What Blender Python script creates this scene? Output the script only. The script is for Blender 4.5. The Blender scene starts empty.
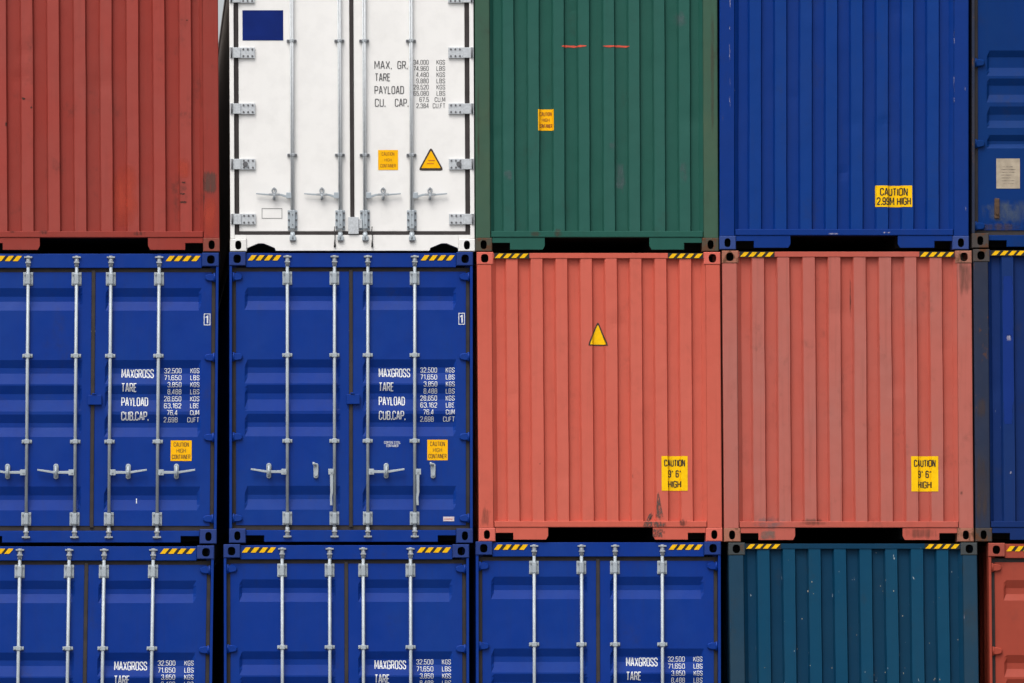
import bpy, bmesh, math, random
from mathutils import Vector, Matrix, noise

random.seed(7)
SC = bpy.context.scene
COL = SC.collection
PX = 0.01                      # one hundredth of a metre is the drawing unit used in the measurements below
LEN = 12.19                    # forty-foot containers

# ------------------------------------------------------------------ materials
def nt(mat):
    mat.use_nodes = True
    t = mat.node_tree
    t.nodes.clear()
    return t

def lin(c):
    return tuple((v/255.0/12.92) if v/255.0 <= 0.04045 else ((v/255.0+0.055)/1.055)**2.4 for v in c)

def paint(name, base, fade=None, fade_amt=0.5, dirt=0.35, rust=0.0, rough=0.45, specks=0.0, streak=0.35, spec=0.4, bump=0.12,
          dirt_col=(0.03, 0.026, 0.022), rust_col=(0.10, 0.042, 0.02)):
    """weathered container paint: faded patches, run-down streaks, grime, rust blooms, chips - all in world metres"""
    m = bpy.data.materials.new(name)
    t = nt(m); N = t.nodes; L = t.links
    out = N.new('ShaderNodeOutputMaterial'); p = N.new('ShaderNodeBsdfPrincipled')
    L.new(p.outputs[0], out.inputs[0])
    geo = N.new('ShaderNodeNewGeometry')
    def mapped(scale):
        mp = N.new('ShaderNodeMapping'); mp.inputs['Scale'].default_value = scale
        L.new(geo.outputs['Position'], mp.inputs['Vector']); return mp.outputs[0]
    def ntex(vec, scale, detail=4, rough_=0.55):
        n = N.new('ShaderNodeTexNoise'); n.inputs['Scale'].default_value = scale
        n.inputs['Detail'].default_value = detail; n.inputs['Roughness'].default_value = rough_
        L.new(vec, n.inputs['Vector']); return n.outputs[0]
    def ramp(fac, lo, hi, a=0.0, b=1.0):
        r = N.new('ShaderNodeMapRange'); r.inputs[1].default_value = lo; r.inputs[2].default_value = hi
        r.inputs[3].default_value = a; r.inputs[4].default_value = b; r.interpolation_type = 'SMOOTHSTEP'
        L.new(fac, r.inputs[0]); return r.outputs[0]
    def mix(fac, a, b):
        x = N.new('ShaderNodeMix'); x.data_type = 'RGBA'
        if hasattr(fac, 'is_linked') or hasattr(fac, 'links'): L.new(fac, x.inputs[0])
        else: x.inputs[0].default_value = fac
        for v, i in ((a, 6), (b, 7)):
            if isinstance(v, tuple): x.inputs[i].default_value = (*v, 1)
            else: L.new(v, x.inputs[i])
        return x.outputs[2]
    def mul(a, b):
        x = N.new('ShaderNodeMath'); x.operation = 'MULTIPLY'
        for v, i in ((a, 0), (b, 1)):
            if isinstance(v, float): x.inputs[i].default_value = v
            else: L.new(v, x.inputs[i])
        return x.outputs[0]
    fade = fade or tuple(min(1.0, c*0.75+0.05) for c in base)
    big = ramp(ntex(mapped((1, 1, 0.7)), 1.1, 5), 0.35, 0.7)
    c = mix(mul(big, float(fade_amt)), base, fade)
    med = ramp(ntex(mapped((1, 1, 1)), 7.0, 6), 0.42, 0.66)
    c = mix(mul(med, 0.22), c, tuple(v*0.82 for v in base))
    st = ramp(ntex(mapped((14, 14, 0.5)), 1.6, 5), 0.50, 0.78)
    c = mix(mul(st, streak*0.5), c, tuple(v*0.55+d*0.45 for v, d in zip(base, dirt_col)))
    dn = mul(ramp(ntex(mapped((1, 1, 0.6)), 3.3, 8, 0.65), 0.54, 0.74), ramp(ntex(mapped((1, 1, 1)), 16, 5, 0.6), 0.35, 0.62))
    c = mix(mul(dn, float(dirt)), c, dirt_col)
    if rust > 0:
        lo = 0.70 - 0.28*rust
        rm = mul(ramp(ntex(mapped((1, 1, 0.8)), 9.0, 8, 0.7), lo, lo+0.10), 0.9)
        c = mix(rm, c, rust_col)
    if specks > 0:
        sp = mul(ramp(ntex(mapped((1, 1, 0.35)), 34.0, 3, 0.5), 0.80-0.07*specks, 0.84-0.07*specks), 0.75)
        c = mix(sp, c, (0.5, 0.52, 0.52))
    L.new(c, p.inputs['Base Color'])
    L.new(ramp(ntex(mapped((1, 1, 1)), 5.0, 6), 0.3, 0.7, rough-0.07, rough+0.14), p.inputs['Roughness'])
    p.inputs['Specular IOR Level'].default_value = spec
    b = N.new('ShaderNodeBump'); b.inputs['Strength'].default_value = bump; b.inputs['Distance'].default_value = 0.03
    L.new(ntex(mapped((1, 1, 0.6)), 4.0, 3, 0.5), b.inputs['Height'])
    L.new(b.outputs[0], p.inputs['Normal'])
    return m

def plain(name, base, rough=0.5, metal=0.0, var=0.25, scale=18.0, spec=0.4):
    m = bpy.data.materials.new(name)
    t = nt(m); N = t.nodes; L = t.links
    out = N.new('ShaderNodeOutputMaterial'); p = N.new('ShaderNodeBsdfPrincipled')
    L.new(p.outputs[0], out.inputs[0])
    geo = N.new('ShaderNodeNewGeometry')
    n = N.new('ShaderNodeTexNoise'); n.inputs['Scale'].default_value = scale; n.inputs['Detail'].default_value = 5
    L.new(geo.outputs['Position'], n.inputs['Vector'])
    r = N.new('ShaderNodeValToRGB')
    r.color_ramp.elements[0].position = 0.32; r.color_ramp.elements[1].position = 0.68
    r.color_ramp.elements[0].color = (*[v*(1-var) for v in base], 1)
    r.color_ramp.elements[1].color = (*base, 1)
    L.new(n.outputs[0], r.inputs[0]); L.new(r.outputs[0], p.inputs['Base Color'])
    p.inputs['Roughness'].default_value = rough; p.inputs['Metallic'].default_value = metal
    p.inputs['Specular IOR Level'].default_value = spec
    return m

def worn_patch(name, col, lo=0.42, hi=0.58, scale=(30, 30, 6), op=0.85, e0=0.18):
    """broken film of dirt / bare metal / chalk: noise holes and a ragged border"""
    m = bpy.data.materials.new(name)
    t = nt(m); N = t.nodes; L = t.links
    out = N.new('ShaderNodeOutputMaterial'); p = N.new('ShaderNodeBsdfPrincipled'); tr = N.new('ShaderNodeBsdfTransparent')
    mx = N.new('ShaderNodeMixShader')
    p.inputs['Base Color'].default_value = (*col, 1); p.inputs['Roughness'].default_value = 0.75
    p.inputs['Specular IOR Level'].default_value = 0.2
    geo = N.new('ShaderNodeNewGeometry'); mp = N.new('ShaderNodeMapping'); mp.inputs['Scale'].default_value = scale
    L.new(geo.outputs['Position'], mp.inputs['Vector'])
    n = N.new('ShaderNodeTexNoise'); n.inputs['Scale'].default_value = 1.0; n.inputs['Detail'].default_value = 6
    n.inputs['Roughness'].default_value = 0.65
    L.new(mp.outputs[0], n.inputs['Vector'])
    tc = N.new('ShaderNodeTexCoord'); sx = N.new('ShaderNodeSeparateXYZ'); L.new(tc.outputs['Generated'], sx.inputs[0])
    def edge(sock):
        a = N.new('ShaderNodeMath'); a.operation = 'SUBTRACT'; L.new(sock, a.inputs[0]); a.inputs[1].default_value = 0.5
        b = N.new('ShaderNodeMath'); b.operation = 'ABSOLUTE'; L.new(a.outputs[0], b.inputs[0])
        r = N.new('ShaderNodeMapRange'); r.inputs[1].default_value = e0; r.inputs[2].default_value = 0.5
        r.inputs[3].default_value = 0.0; r.inputs[4].default_value = 0.30
        L.new(b.outputs[0], r.inputs[0]); return r.outputs[0]
    s = N.new('ShaderNodeMath'); s.operation = 'ADD'; L.new(edge(sx.outputs[0]), s.inputs[0]); L.new(edge(sx.outputs[2]), s.inputs[1])
    d = N.new('ShaderNodeMath'); d.operation = 'SUBTRACT'; L.new(n.outputs[0], d.inputs[0]); L.new(s.outputs[0], d.inputs[1])
    r = N.new('ShaderNodeMapRange'); r.inputs[1].default_value = lo; r.inputs[2].default_value = hi; r.inputs[4].default_value = op
    L.new(d.outputs[0], r.inputs[0]); L.new(r.outputs[0], mx.inputs[0])
    L.new(tr.outputs[0], mx.inputs[1]); L.new(p.outputs[0], mx.inputs[2]); L.new(mx.outputs[0], out.inputs[0])
    return m

M = {}
M['rubber'] = plain('door_rubber', (0.034, 0.027, 0.027), 0.7, 0, 0.4, 9)
M['steel'] = plain('galvanised_steel', (0.39, 0.44, 0.48), 0.42, 0.10, 0.16, 10)
M['pale_steel'] = plain('pale_rod_steel', (0.62, 0.65, 0.67), 0.4, 0.1, 0.12, 30)
M['steel_dull'] = plain('dull_galvanised_steel', (0.36, 0.39, 0.42), 0.5, 0.15, 0.3, 40)
M['hinge_steel'] = plain('brushed_hinge_steel', (0.56, 0.59, 0.62), 0.45, 0.2, 0.22, 45)
M['bolt'] = plain('dark_bolt', (0.14, 0.14, 0.15), 0.5, 0.3)
M['yellow'] = plain('sticker_yellow', (0.92, 0.47, 0.002), 0.5, 0, 0.10, 25, 0.12)
M['yellow_sign'] = plain('sign_yellow', (0.92, 0.54, 0.003), 0.5, 0, 0.10, 25, 0.12)
M['hazard_yellow'] = plain('hazard_yellow', (0.92, 0.52, 0.006), 0.5, 0, 0.25, 40, 0.12)
M['hazard_black'] = plain('hazard_black', (0.012, 0.011, 0.010), 0.6, 0, 0.3)
M['ink'] = plain('sticker_ink', (0.035, 0.022, 0.012), 0.6, 0, 0.2)
M['faint_ink'] = plain('faint_sticker_ink', (0.32, 0.10, 0.004), 0.6, 0, 0.2)
M['brown_ink'] = plain('brown_sticker_ink', (0.13, 0.06, 0.01), 0.6, 0, 0.2)
M['grey_ink'] = plain('stencil_grey', (0.11, 0.11, 0.115), 0.6, 0, 0.35, 60)
M['white_ink'] = plain('stencil_white', (0.76, 0.78, 0.80), 0.6, 0, 0.22, 60)
M['border'] = plain('triangle_border', (0.045, 0.028, 0.018), 0.5)
M['orange_ink'] = plain('orange_print', (0.62, 0.17, 0.006), 0.6)
M['emblem_blue'] = plain('emblem_blue', (0.004, 0.018, 0.15), 0.5, 0, 0.2, 6, 0.1)
M['label_paper'] = plain('weathered_label', (0.44, 0.37, 0.28), 0.8, 0, 0.28, 14)
M['label_white'] = plain('small_white_label', (0.66, 0.56, 0.58), 0.6, 0, 0.25, 50)
M['label_red'] = plain('small_red_label', (0.55, 0.14, 0.12), 0.6)
M['red_mark'] = plain('red_paint_mark', (0.72, 0.085, 0.045), 0.55, 0, 0.3, 30)
M['rust_steel'] = plain('rusted_steel', (0.10, 0.055, 0.032), 0.85, 0, 0.55, 26)
M['under'] = plain('underframe_black', (0.012, 0.012, 0.012), 0.8)
M['cable'] = plain('black_cable', (0.012, 0.012, 0.012), 0.5)

# ------------------------------------------------------------------ mesh helpers
class MB:
    def __init__(s): s.bm = bmesh.new(); s.mi = 0
    def quad(s, *pts):
        vs = [s.bm.verts.new(p) for p in pts]
        f = s.bm.faces.new(vs); f.material_index = s.mi; return f
    def box(s, x0, x1, y0, y1, z0, z1, bev=0.0):
        if bev <= 0:
            P = [(x, y, z) for x in (x0, x1) for y in (y0, y1) for z in (z0, z1)]
            v = [s.bm.verts.new(p) for p in P]
            for f in ((0,1,3,2),(4,6,7,5),(0,4,5,1),(2,3,7,6),(0,2,6,4),(1,5,7,3)):
                q = s.bm.faces.new([v[i] for i in f]); q.material_index = s.mi
            return
        b = bmesh.new()
        bmesh.ops.create_cube(b, size=1.0)
        for v in b.verts:
            v.co = Vector(((x0+x1)/2 + v.co.x*(x1-x0), (y0+y1)/2 + v.co.y*(y1-y0), (z0+z1)/2 + v.co.z*(z1-z0)))
        bmesh.ops.bevel(b, geom=b.edges[:], offset=bev, segments=2, affect='EDGES', profile=0.6)
        s.merge(b)
    def merge(s, b):
        vm = {}
        for v in b.verts: vm[v] = s.bm.verts.new(v.co)
        for f in b.faces:
            q = s.bm.faces.new([vm[v] for v in f.verts]); q.material_index = s.mi; q.smooth = f.smooth
        b.free()
    def prism(s, poly, y0, y1, bev=0.0):
        """outline given in x,z extruded along y"""
        b = bmesh.new()
        a = [b.verts.new((x, y0, z)) for x, z in poly]; c = [b.verts.new((x, y1, z)) for x, z in poly]
        n = len(poly)
        front = b.faces.new(a); b.faces.new(list(reversed(c)))
        for i in range(n): b.faces.new((a[i], c[i], c[(i+1) % n], a[(i+1) % n]))
        bmesh.ops.recalc_face_normals(b, faces=b.faces[:])
        if bev > 0:
            bmesh.ops.bevel(b, geom=[e for e in front.edges], offset=bev, segments=1, affect='EDGES')
        s.merge(b)
    def tube(s, p0, p1, r, n=12, r1=None, cap=True):
        p0 = Vector(p0); p1 = Vector(p1); r1 = r if r1 is None else r1
        d = (p1-p0).normalized()
        u = d.orthogonal().normalized(); w = d.cross(u)
        A = []; B = []
        for i in range(n):
            a = 2*math.pi*i/n; o = u*math.cos(a)+w*math.sin(a)
            A.append(s.bm.verts.new(p0+o*r)); B.append(s.bm.verts.new(p1+o*r1))
        for i in range(n):
            f = s.bm.faces.new((A[i], A[(i+1) % n], B[(i+1) % n], B[i])); f.smooth = True; f.material_index = s.mi
        if cap:
            for ring in (list(reversed(A)), B):
                f = s.bm.faces.new(ring); f.material_index = s.mi
    def path(s, pts, r, n=8):
        for a, b in zip(pts[:-1], pts[1:]): s.tube(a, b, r, n)
    def build(s, name, mats, parent=None, normals=True):
        if normals: bmesh.ops.recalc_face_normals(s.bm, faces=s.bm.faces[:])
        me = bpy.data.meshes.new(name); s.bm.to_mesh(me); s.bm.free()
        for m in (mats if isinstance(mats, (list, tuple)) else [mats]): me.materials.append(m)
        o = bpy.data.objects.new(name, me); COL.objects.link(o)
        if parent: o.parent = parent
        return o

def thing(name, label, cat, loc, group=None):
    o = bpy.data.objects.new(name, None); COL.objects.link(o)
    o.location = loc; o['label'] = label; o['category'] = cat; o.empty_display_size = 0.3
    if group: o['group'] = group
    return o

def dup_tree(o, parent=None):
    c = o.copy(); COL.objects.link(c)
    if parent: c.parent = parent
    for ch in list(o.children): dup_tree(ch, c)
    return c

def shear(root, sh, H):
    """stacks out of plumb by a few millimetres per metre"""
    S = Matrix.Identity(4); S[0][2] = -sh; S[0][3] = sh*H
    for ch in root.children: ch.matrix_parent_inverse = S

# ------------------------------------------------------------------ surface-following decals
# condensed gothic capitals as stroke skeletons in a unit box: (relative width, strokes)
_C = [(1,.74),(1,.84),(.92,.95),(.72,1),(.28,1),(.08,.95),(0,.84),(0,.16),(.08,.05),(.28,0),(.72,0),(.92,.05),(1,.16),(1,.26)]
_O = [(0,.5),(0,.84),(.08,.95),(.28,1),(.72,1),(.92,.95),(1,.84),(1,.16),(.92,.05),(.72,0),(.28,0),(.08,.05),(0,.16),(0,.5)]
_UP = [(0,.53),(.72,.53),(.92,.58),(1,.66),(1,.87),(.92,.95),(.72,1),(0,1)]
GLYPH = {
 'A': (1.05, [[(0,0),(.42,1),(.58,1),(1,0)], [(.17,.30),(.83,.30)]]),
 'B': (1.0, [[(0,.52),(.70,.52),(.92,.58),(.96,.68),(.96,.86),(.88,.95),(.70,1),(0,1),(0,0),(.72,0),(.92,.05),(1,.15),(1,.37),(.92,.46),(.72,.51)]]),
 'C': (1.0, [_C]), 'D': (1.0, [[(0,0),(0,1),(.62,1),(.90,.94),(1,.80),(1,.20),(.90,.06),(.62,0),(0,0)]]),
 'E': (.85, [[(1,1),(0,1),(0,0),(1,0)], [(0,.52),(.85,.52)]]), 'F': (.82, [[(1,1),(0,1),(0,0)], [(0,.50),(.82,.50)]]),
 'G': (1.0, [_C+[(1,.46),(.52,.46)]]), 'H': (1.0, [[(0,0),(0,1)], [(1,0),(1,1)], [(0,.52),(1,.52)]]), 'I': (.0, [[(0,0),(0,1)]]),
 'K': (1.0, [[(0,0),(0,1)], [(1,1),(.06,.42)], [(.36,.60),(1,0)]]), 'L': (.80, [[(0,1),(0,0),(1,0)]]),
 'M': (1.30, [[(0,0),(0,1),(.08,1),(.5,.22),(.92,1),(1,1),(1,0)]]), 'N': (1.02, [[(0,0),(0,1),(.1,1),(.9,0),(1,0),(1,1)]]),
 'O': (1.0, [_O]), 'P': (1.0, [[(0,0),(0,.46)]+[(0,.47)]+_UP[::1][0:0]+[(0,1),(.72,1),(.92,.95),(1,.86),(1,.60),(.92,.50),(.72,.45),(0.05,.45)]]),
 'R': (1.0, [[(0,0),(0,1),(.72,1),(.92,.95),(1,.86),(1,.63),(.92,.54),(.72,.49),(.05,.49)], [(.58,.46),(1,0)]]),
 'S': (1.0, [[(1,.74),(1,.85),(.92,.95),(.72,1),(.28,1),(.08,.95),(0,.85),(0,.70),(.10,.60),(.90,.40),(1,.30),(1,.15),(.92,.05),(.72,0),(.28,0),(.08,.05),(0,.15),(0,.26)]]),
 'T': (.95, [[(0,1),(1,1)], [(.5,.96),(.5,0)]]), 'U': (1.0, [[(0,1),(0,.16),(.08,.05),(.28,0),(.72,0),(.92,.05),(1,.16),(1,1)]]),
 'W': (1.5, [[(0,1),(.22,0),(.28,0),(.5,.85),(.72,0),(.78,0),(1,1)]]), 'X': (1.05, [[(0,0),(1,1)], [(0,1),(.46,.55)], [(.55,.44),(1,0)]]),
 'Y': (1.05, [[(0,1),(.5,.46),(1,1)], [(.5,.44),(.5,0)]]),
 '0': (.95, [_O]), '1': (.42, [[(0,.80),(.7,1),(1,1),(1,0)]]),
 '2': (.95, [[(0,.74),(0,.85),(.08,.95),(.28,1),(.72,1),(.92,.95),(1,.85),(1,.66),(.92,.54),(0,.08),(0,0),(1,0)]]),
 '3': (.95, [[(0,.78),(0,.86),(.08,.95),(.28,1),(.72,1),(.92,.95),(1,.86),(1,.66),(.90,.56),(.5,.52),(.90,.47),(1,.37),(1,.14),(.92,.05),(.72,0),(.28,0),(.08,.05),(0,.14),(0,.22)]]),
 '4': (1.0, [[(.74,0),(.74,1),(.62,1),(0,.28),(0,.22),(1,.22)]]),
 '5': (.95, [[(.95,1),(.05,1),(0,.52),(.2,.58),(.72,.58),(.92,.53),(1,.43),(1,.15),(.92,.05),(.72,0),(.28,0),(.08,.05),(0,.15),(0,.22)]]),
 '6': (.95, [[(1,.80),(1,.87),(.92,.95),(.72,1),(.28,1),(.08,.95),(0,.84),(0,.15),(.08,.05),(.28,0),(.72,0),(.92,.05),(1,.15),(1,.42),(.92,.52),(.72,.57),(.06,.55)]]),
 '7': (.90, [[(0,1),(1,1),(1,.92),(.35,0)]]),
 '8': (.95, [[(.28,.53),(.08,.58),(.02,.68),(.02,.86),(.10,.95),(.28,1),(.72,1),(.90,.95),(.98,.86),(.98,.68),(.92,.58),(.72,.53),(.28,.52),(.08,.47),(0,.38),(0,.14),(.08,.05),(.28,0),(.72,0),(.92,.05),(1,.14),(1,.38),(.92,.47),(.72,.515)]]),
 '9': (.95, [[(0,.20),(0,.13),(.08,.05),(.28,0),(.72,0),(.92,.05),(1,.16),(1,.85),(.92,.95),(.72,1),(.28,1),(.08,.95),(0,.85),(0,.58),(.08,.48),(.28,.43),(.94,.45)]]),
 '.': (.06, [[(.5,-.10),(.5,.10)]]), "'": (.34, [[(.62,1),(.62,.76)]]), ' ': (.35, []),
}
def thick_line(b, pts, t, y):
    """mitred ribbon along a polyline"""
    P = [Vector(p) for p in pts]
    P = [p for i, p in enumerate(P) if i == 0 or (p-P[i-1]).length > 1e-6]
    closed = (P[0]-P[-1]).length < 1e-6
    if closed: P = P[:-1]
    n = len(P); L = []; R = []
    for i in range(n):
        a = P[i-1] if (i > 0 or closed) else None; c = P[(i+1) % n] if (i < n-1 or closed) else None
        d0 = (P[i]-a).normalized() if a is not None else None; d1 = (c-P[i]).normalized() if c is not None else None
        if d0 is None: d0 = d1
        if d1 is None: d1 = d0
        n0 = Vector((-d0.y, d0.x)); n1 = Vector((-d1.y, d1.x)); m = n0+n1
        m = n0 if m.length < 1e-4 else m.normalized()
        k = (t/2)/max(0.55, m.dot(n0))
        L.append(b.verts.new((P[i].x+m.x*k, y, P[i].y+m.y*k))); R.append(b.verts.new((P[i].x-m.x*k, y, P[i].y-m.y*k)))
    for i in range(n if closed else n-1):
        j = (i+1) % n
        b.faces.new((L[i], R[i], R[j], L[j]))
def text_mesh(body, x, z, h, w=None, align='L', bold=0.108):
    """stencil lettering with cap height h and width w, its left / right / centre at x, vertical centre at z"""
    t = h*bold; W0 = 0.42; gap = 0.21; pen = 0; items = []
    for ch in body:
        gw, st = GLYPH[ch]
        items.append((pen, gw*W0, st)); pen += gw*W0 + gap + (0.0 if ch not in ".'" else 0.0)
    tot = pen-gap
    w = w or (tot*(h-t)+t)
    sx = (w-t)/tot; off = {'L': x, 'R': x-w, 'C': x-w/2}[align]+t/2
    b = bmesh.new(); k = 0
    for px, gw, st in items:
        for line in st:
            k += 1
            thick_line(b, [(off+(px+u*gw)*sx, z-h/2+t/2+v*(h-t)) for u, v in line], t, 0.00008*(k % 5))
    return b

def drape(b, depth, xs=(), zs=(), off=0.003):
    """cut a flat x,z bmesh at the folds of a surface and lay it on y = depth(x,z) - off"""
    for x in xs:
        bmesh.ops.bisect_plane(b, geom=b.verts[:]+b.edges[:]+b.faces[:], plane_co=(x, 0, 0), plane_no=(1, 0, 0))
    for z in zs:
        bmesh.ops.bisect_plane(b, geom=b.verts[:]+b.edges[:]+b.faces[:], plane_co=(0, 0, z), plane_no=(0, 0, 1))
    wob = getattr(getattr(depth, '__self__', None), 'wob', None)
    for v in b.verts:
        v.co.y = depth(v.co.x, v.co.z) - off - v.co.y
        if wob: v.co.x += wob(v.co.x, v.co.z)
    return b

def sheet(x0, x1, z0, z1, nx=1, nz=1):
    b = bmesh.new()
    g = [[b.verts.new((x0+(x1-x0)*i/nx, 0, z0+(z1-z0)*j/nz)) for i in range(nx+1)] for j in range(nz+1)]
    for j in range(nz):
        for i in range(nx): b.faces.new((g[j][i], g[j][i+1], g[j+1][i+1], g[j+1][i]))
    return b

def poly_sheet(pts):
    b = bmesh.new(); b.faces.new([b.verts.new((x, 0, z)) for x, z in pts]); return b

def decals(name, parts, mats, parent, depth, xs=(), zs=(), off=0.003):
    for p in parts: decal(name, [p], mats, parent, depth, xs, zs, off)

def decal(name, parts, mats, parent, depth, xs=(), zs=(), off=0.003):
    """parts = [(bmesh, material index, extra offset)]"""
    mb = MB()
    for b, mi, eo in parts:
        x_in = [v.co.x for v in b.verts]; z_in = [v.co.z for v in b.verts]
        X = [x for x in xs if min(x_in) < x < max(x_in)]; Z = [z for z in zs if min(z_in) < z < max(z_in)]
        drape(b, depth, X, Z, off+eo); mb.mi = mi; mb.merge(b)
    o = mb.build(name, mats, parent, normals=False)
    return o

# ------------------------------------------------------------------ pieces every container has
def casting_mesh(mb, x0, x1, y0, y1, z0, z1, hw, hh, cx=None, front=True):
    """corner casting: hollow cast block with an oval lashing hole in its end face"""
    cx = (x0+x1)/2 if cx is None else cx; cz = (z0+z1)/2
    ch = 0.007
    n = 28
    angs = [2*math.pi*i/n for i in range(n)]
    X0, X1, Z0, Z1 = x0+ch, x1-ch, z0+ch, z1-ch
    for X, Z in ((X0, Z0), (X1, Z0), (X1, Z1), (X0, Z1)): angs.append(math.atan2(Z-cz, X-cx) % (2*math.pi))
    angs = sorted(set(round(a, 6) for a in angs))
    def rect(a):
        c, s = math.cos(a), math.sin(a); k = 1e9
        if c > 1e-9: k = min(k, (X1-cx)/c)
        if c < -1e-9: k = min(k, (X0-cx)/c)
        if s > 1e-9: k = min(k, (Z1-cz)/s)
        if s < -1e-9: k = min(k, (Z0-cz)/s)
        return cx+c*k, cz+s*k
    def oval(a):
        c, s = math.cos(a), math.sin(a); p = 2.6
        k = 1.0/((abs(c)/hw)**p+(abs(s)/hh)**p)**(1/p)
        return cx+c*k, cz+s*k
    yf, yb = (y0, y0+ch) if front else (y1, y1-ch)
    yt = yf+0.012 if front else yf-0.012
    R = [mb.bm.verts.new((rect(a)[0], yf, rect(a)[1])) for a in angs]
    O = [mb.bm.verts.new((oval(a)[0], yf, oval(a)[1])) for a in angs]
    T = [mb.bm.verts.new((oval(a)[0], yt, oval(a)[1])) for a in angs]
    def grow(a):
        x, z = rect(a)
        return (x0 if abs(x-X0) < 1e-5 else x1 if abs(x-X1) < 1e-5 else x, z0 if abs(z-Z0) < 1e-5 else z1 if abs(z-Z1) < 1e-5 else z)
    G = [mb.bm.verts.new((grow(a)[0], yb, grow(a)[1])) for a in angs]
    k = len(angs)
    for i in range(k):
        j = (i+1) % k
        mb.bm.faces.new((R[i], R[j], O[j], O[i])); f = mb.bm.faces.new((O[i], O[j], T[j], T[i])); f.smooth = True
        mb.bm.faces.new((G[i], G[j], R[j], R[i]))
    ye = y1 if front else y0
    mb.mi = 1; q = 0.006; ya, yb2 = sorted((yt+(0.001 if front else -0.001), ye-(q if front else -q)))  # black liner added inside: the hole's shade put into colour
    for X in (x0+q, x1-q): mb.quad((X, ya, z0+q), (X, yb2, z0+q), (X, yb2, z1-q), (X, ya, z1-q))
    for Z in (z0+q, z1-q): mb.quad((x0+q, ya, Z), (x1-q, ya, Z), (x1-q, yb2, Z), (x0+q, yb2, Z))
    yk = yb2 if front else ya
    mb.quad((x0+q, yk, z0+q), (x1-q, yk, z0+q), (x1-q, yk, z1-q), (x0+q, yk, z1-q)); mb.mi = 0
    mb.quad((x0, yb, z0), (x1, yb, z0), (x1, ye, z0), (x0, ye, z0)); mb.quad((x0, yb, z1), (x1, yb, z1), (x1, ye, z1), (x0, ye, z1))
    mb.quad((x0, yb, z0), (x0, ye, z0), (x0, ye, z1), (x0, yb, z1)); mb.quad((x1, yb, z0), (x1, ye, z0), (x1, ye, z1), (x1, yb, z1))
    mb.quad((x0, ye, z0), (x1, ye, z0), (x1, ye, z1), (x0, ye, z1))

def corrugated_sheet_x(mb, x, y0, y1, z0, z1, sgn, depth=0.036, per=0.278):
    """long side wall, trapezoid ribs along y"""
    n = int((y1-y0)/per); P = (y1-y0)/n
    ys = []
    for i in range(n):
        b = y0+i*P
        ys += [(b, 0), (b+P*0.26, 0), (b+P*0.5, depth), (b+P*0.76, depth)]
    ys.append((y1, 0))
    lo = [mb.bm.verts.new((x+sgn*d, y, z0)) for y, d in ys]; hi = [mb.bm.verts.new((x+sgn*d, y, z1)) for y, d in ys]
    for i in range(len(ys)-1): mb.bm.faces.new((lo[i], lo[i+1], hi[i+1], hi[i]))

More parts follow.
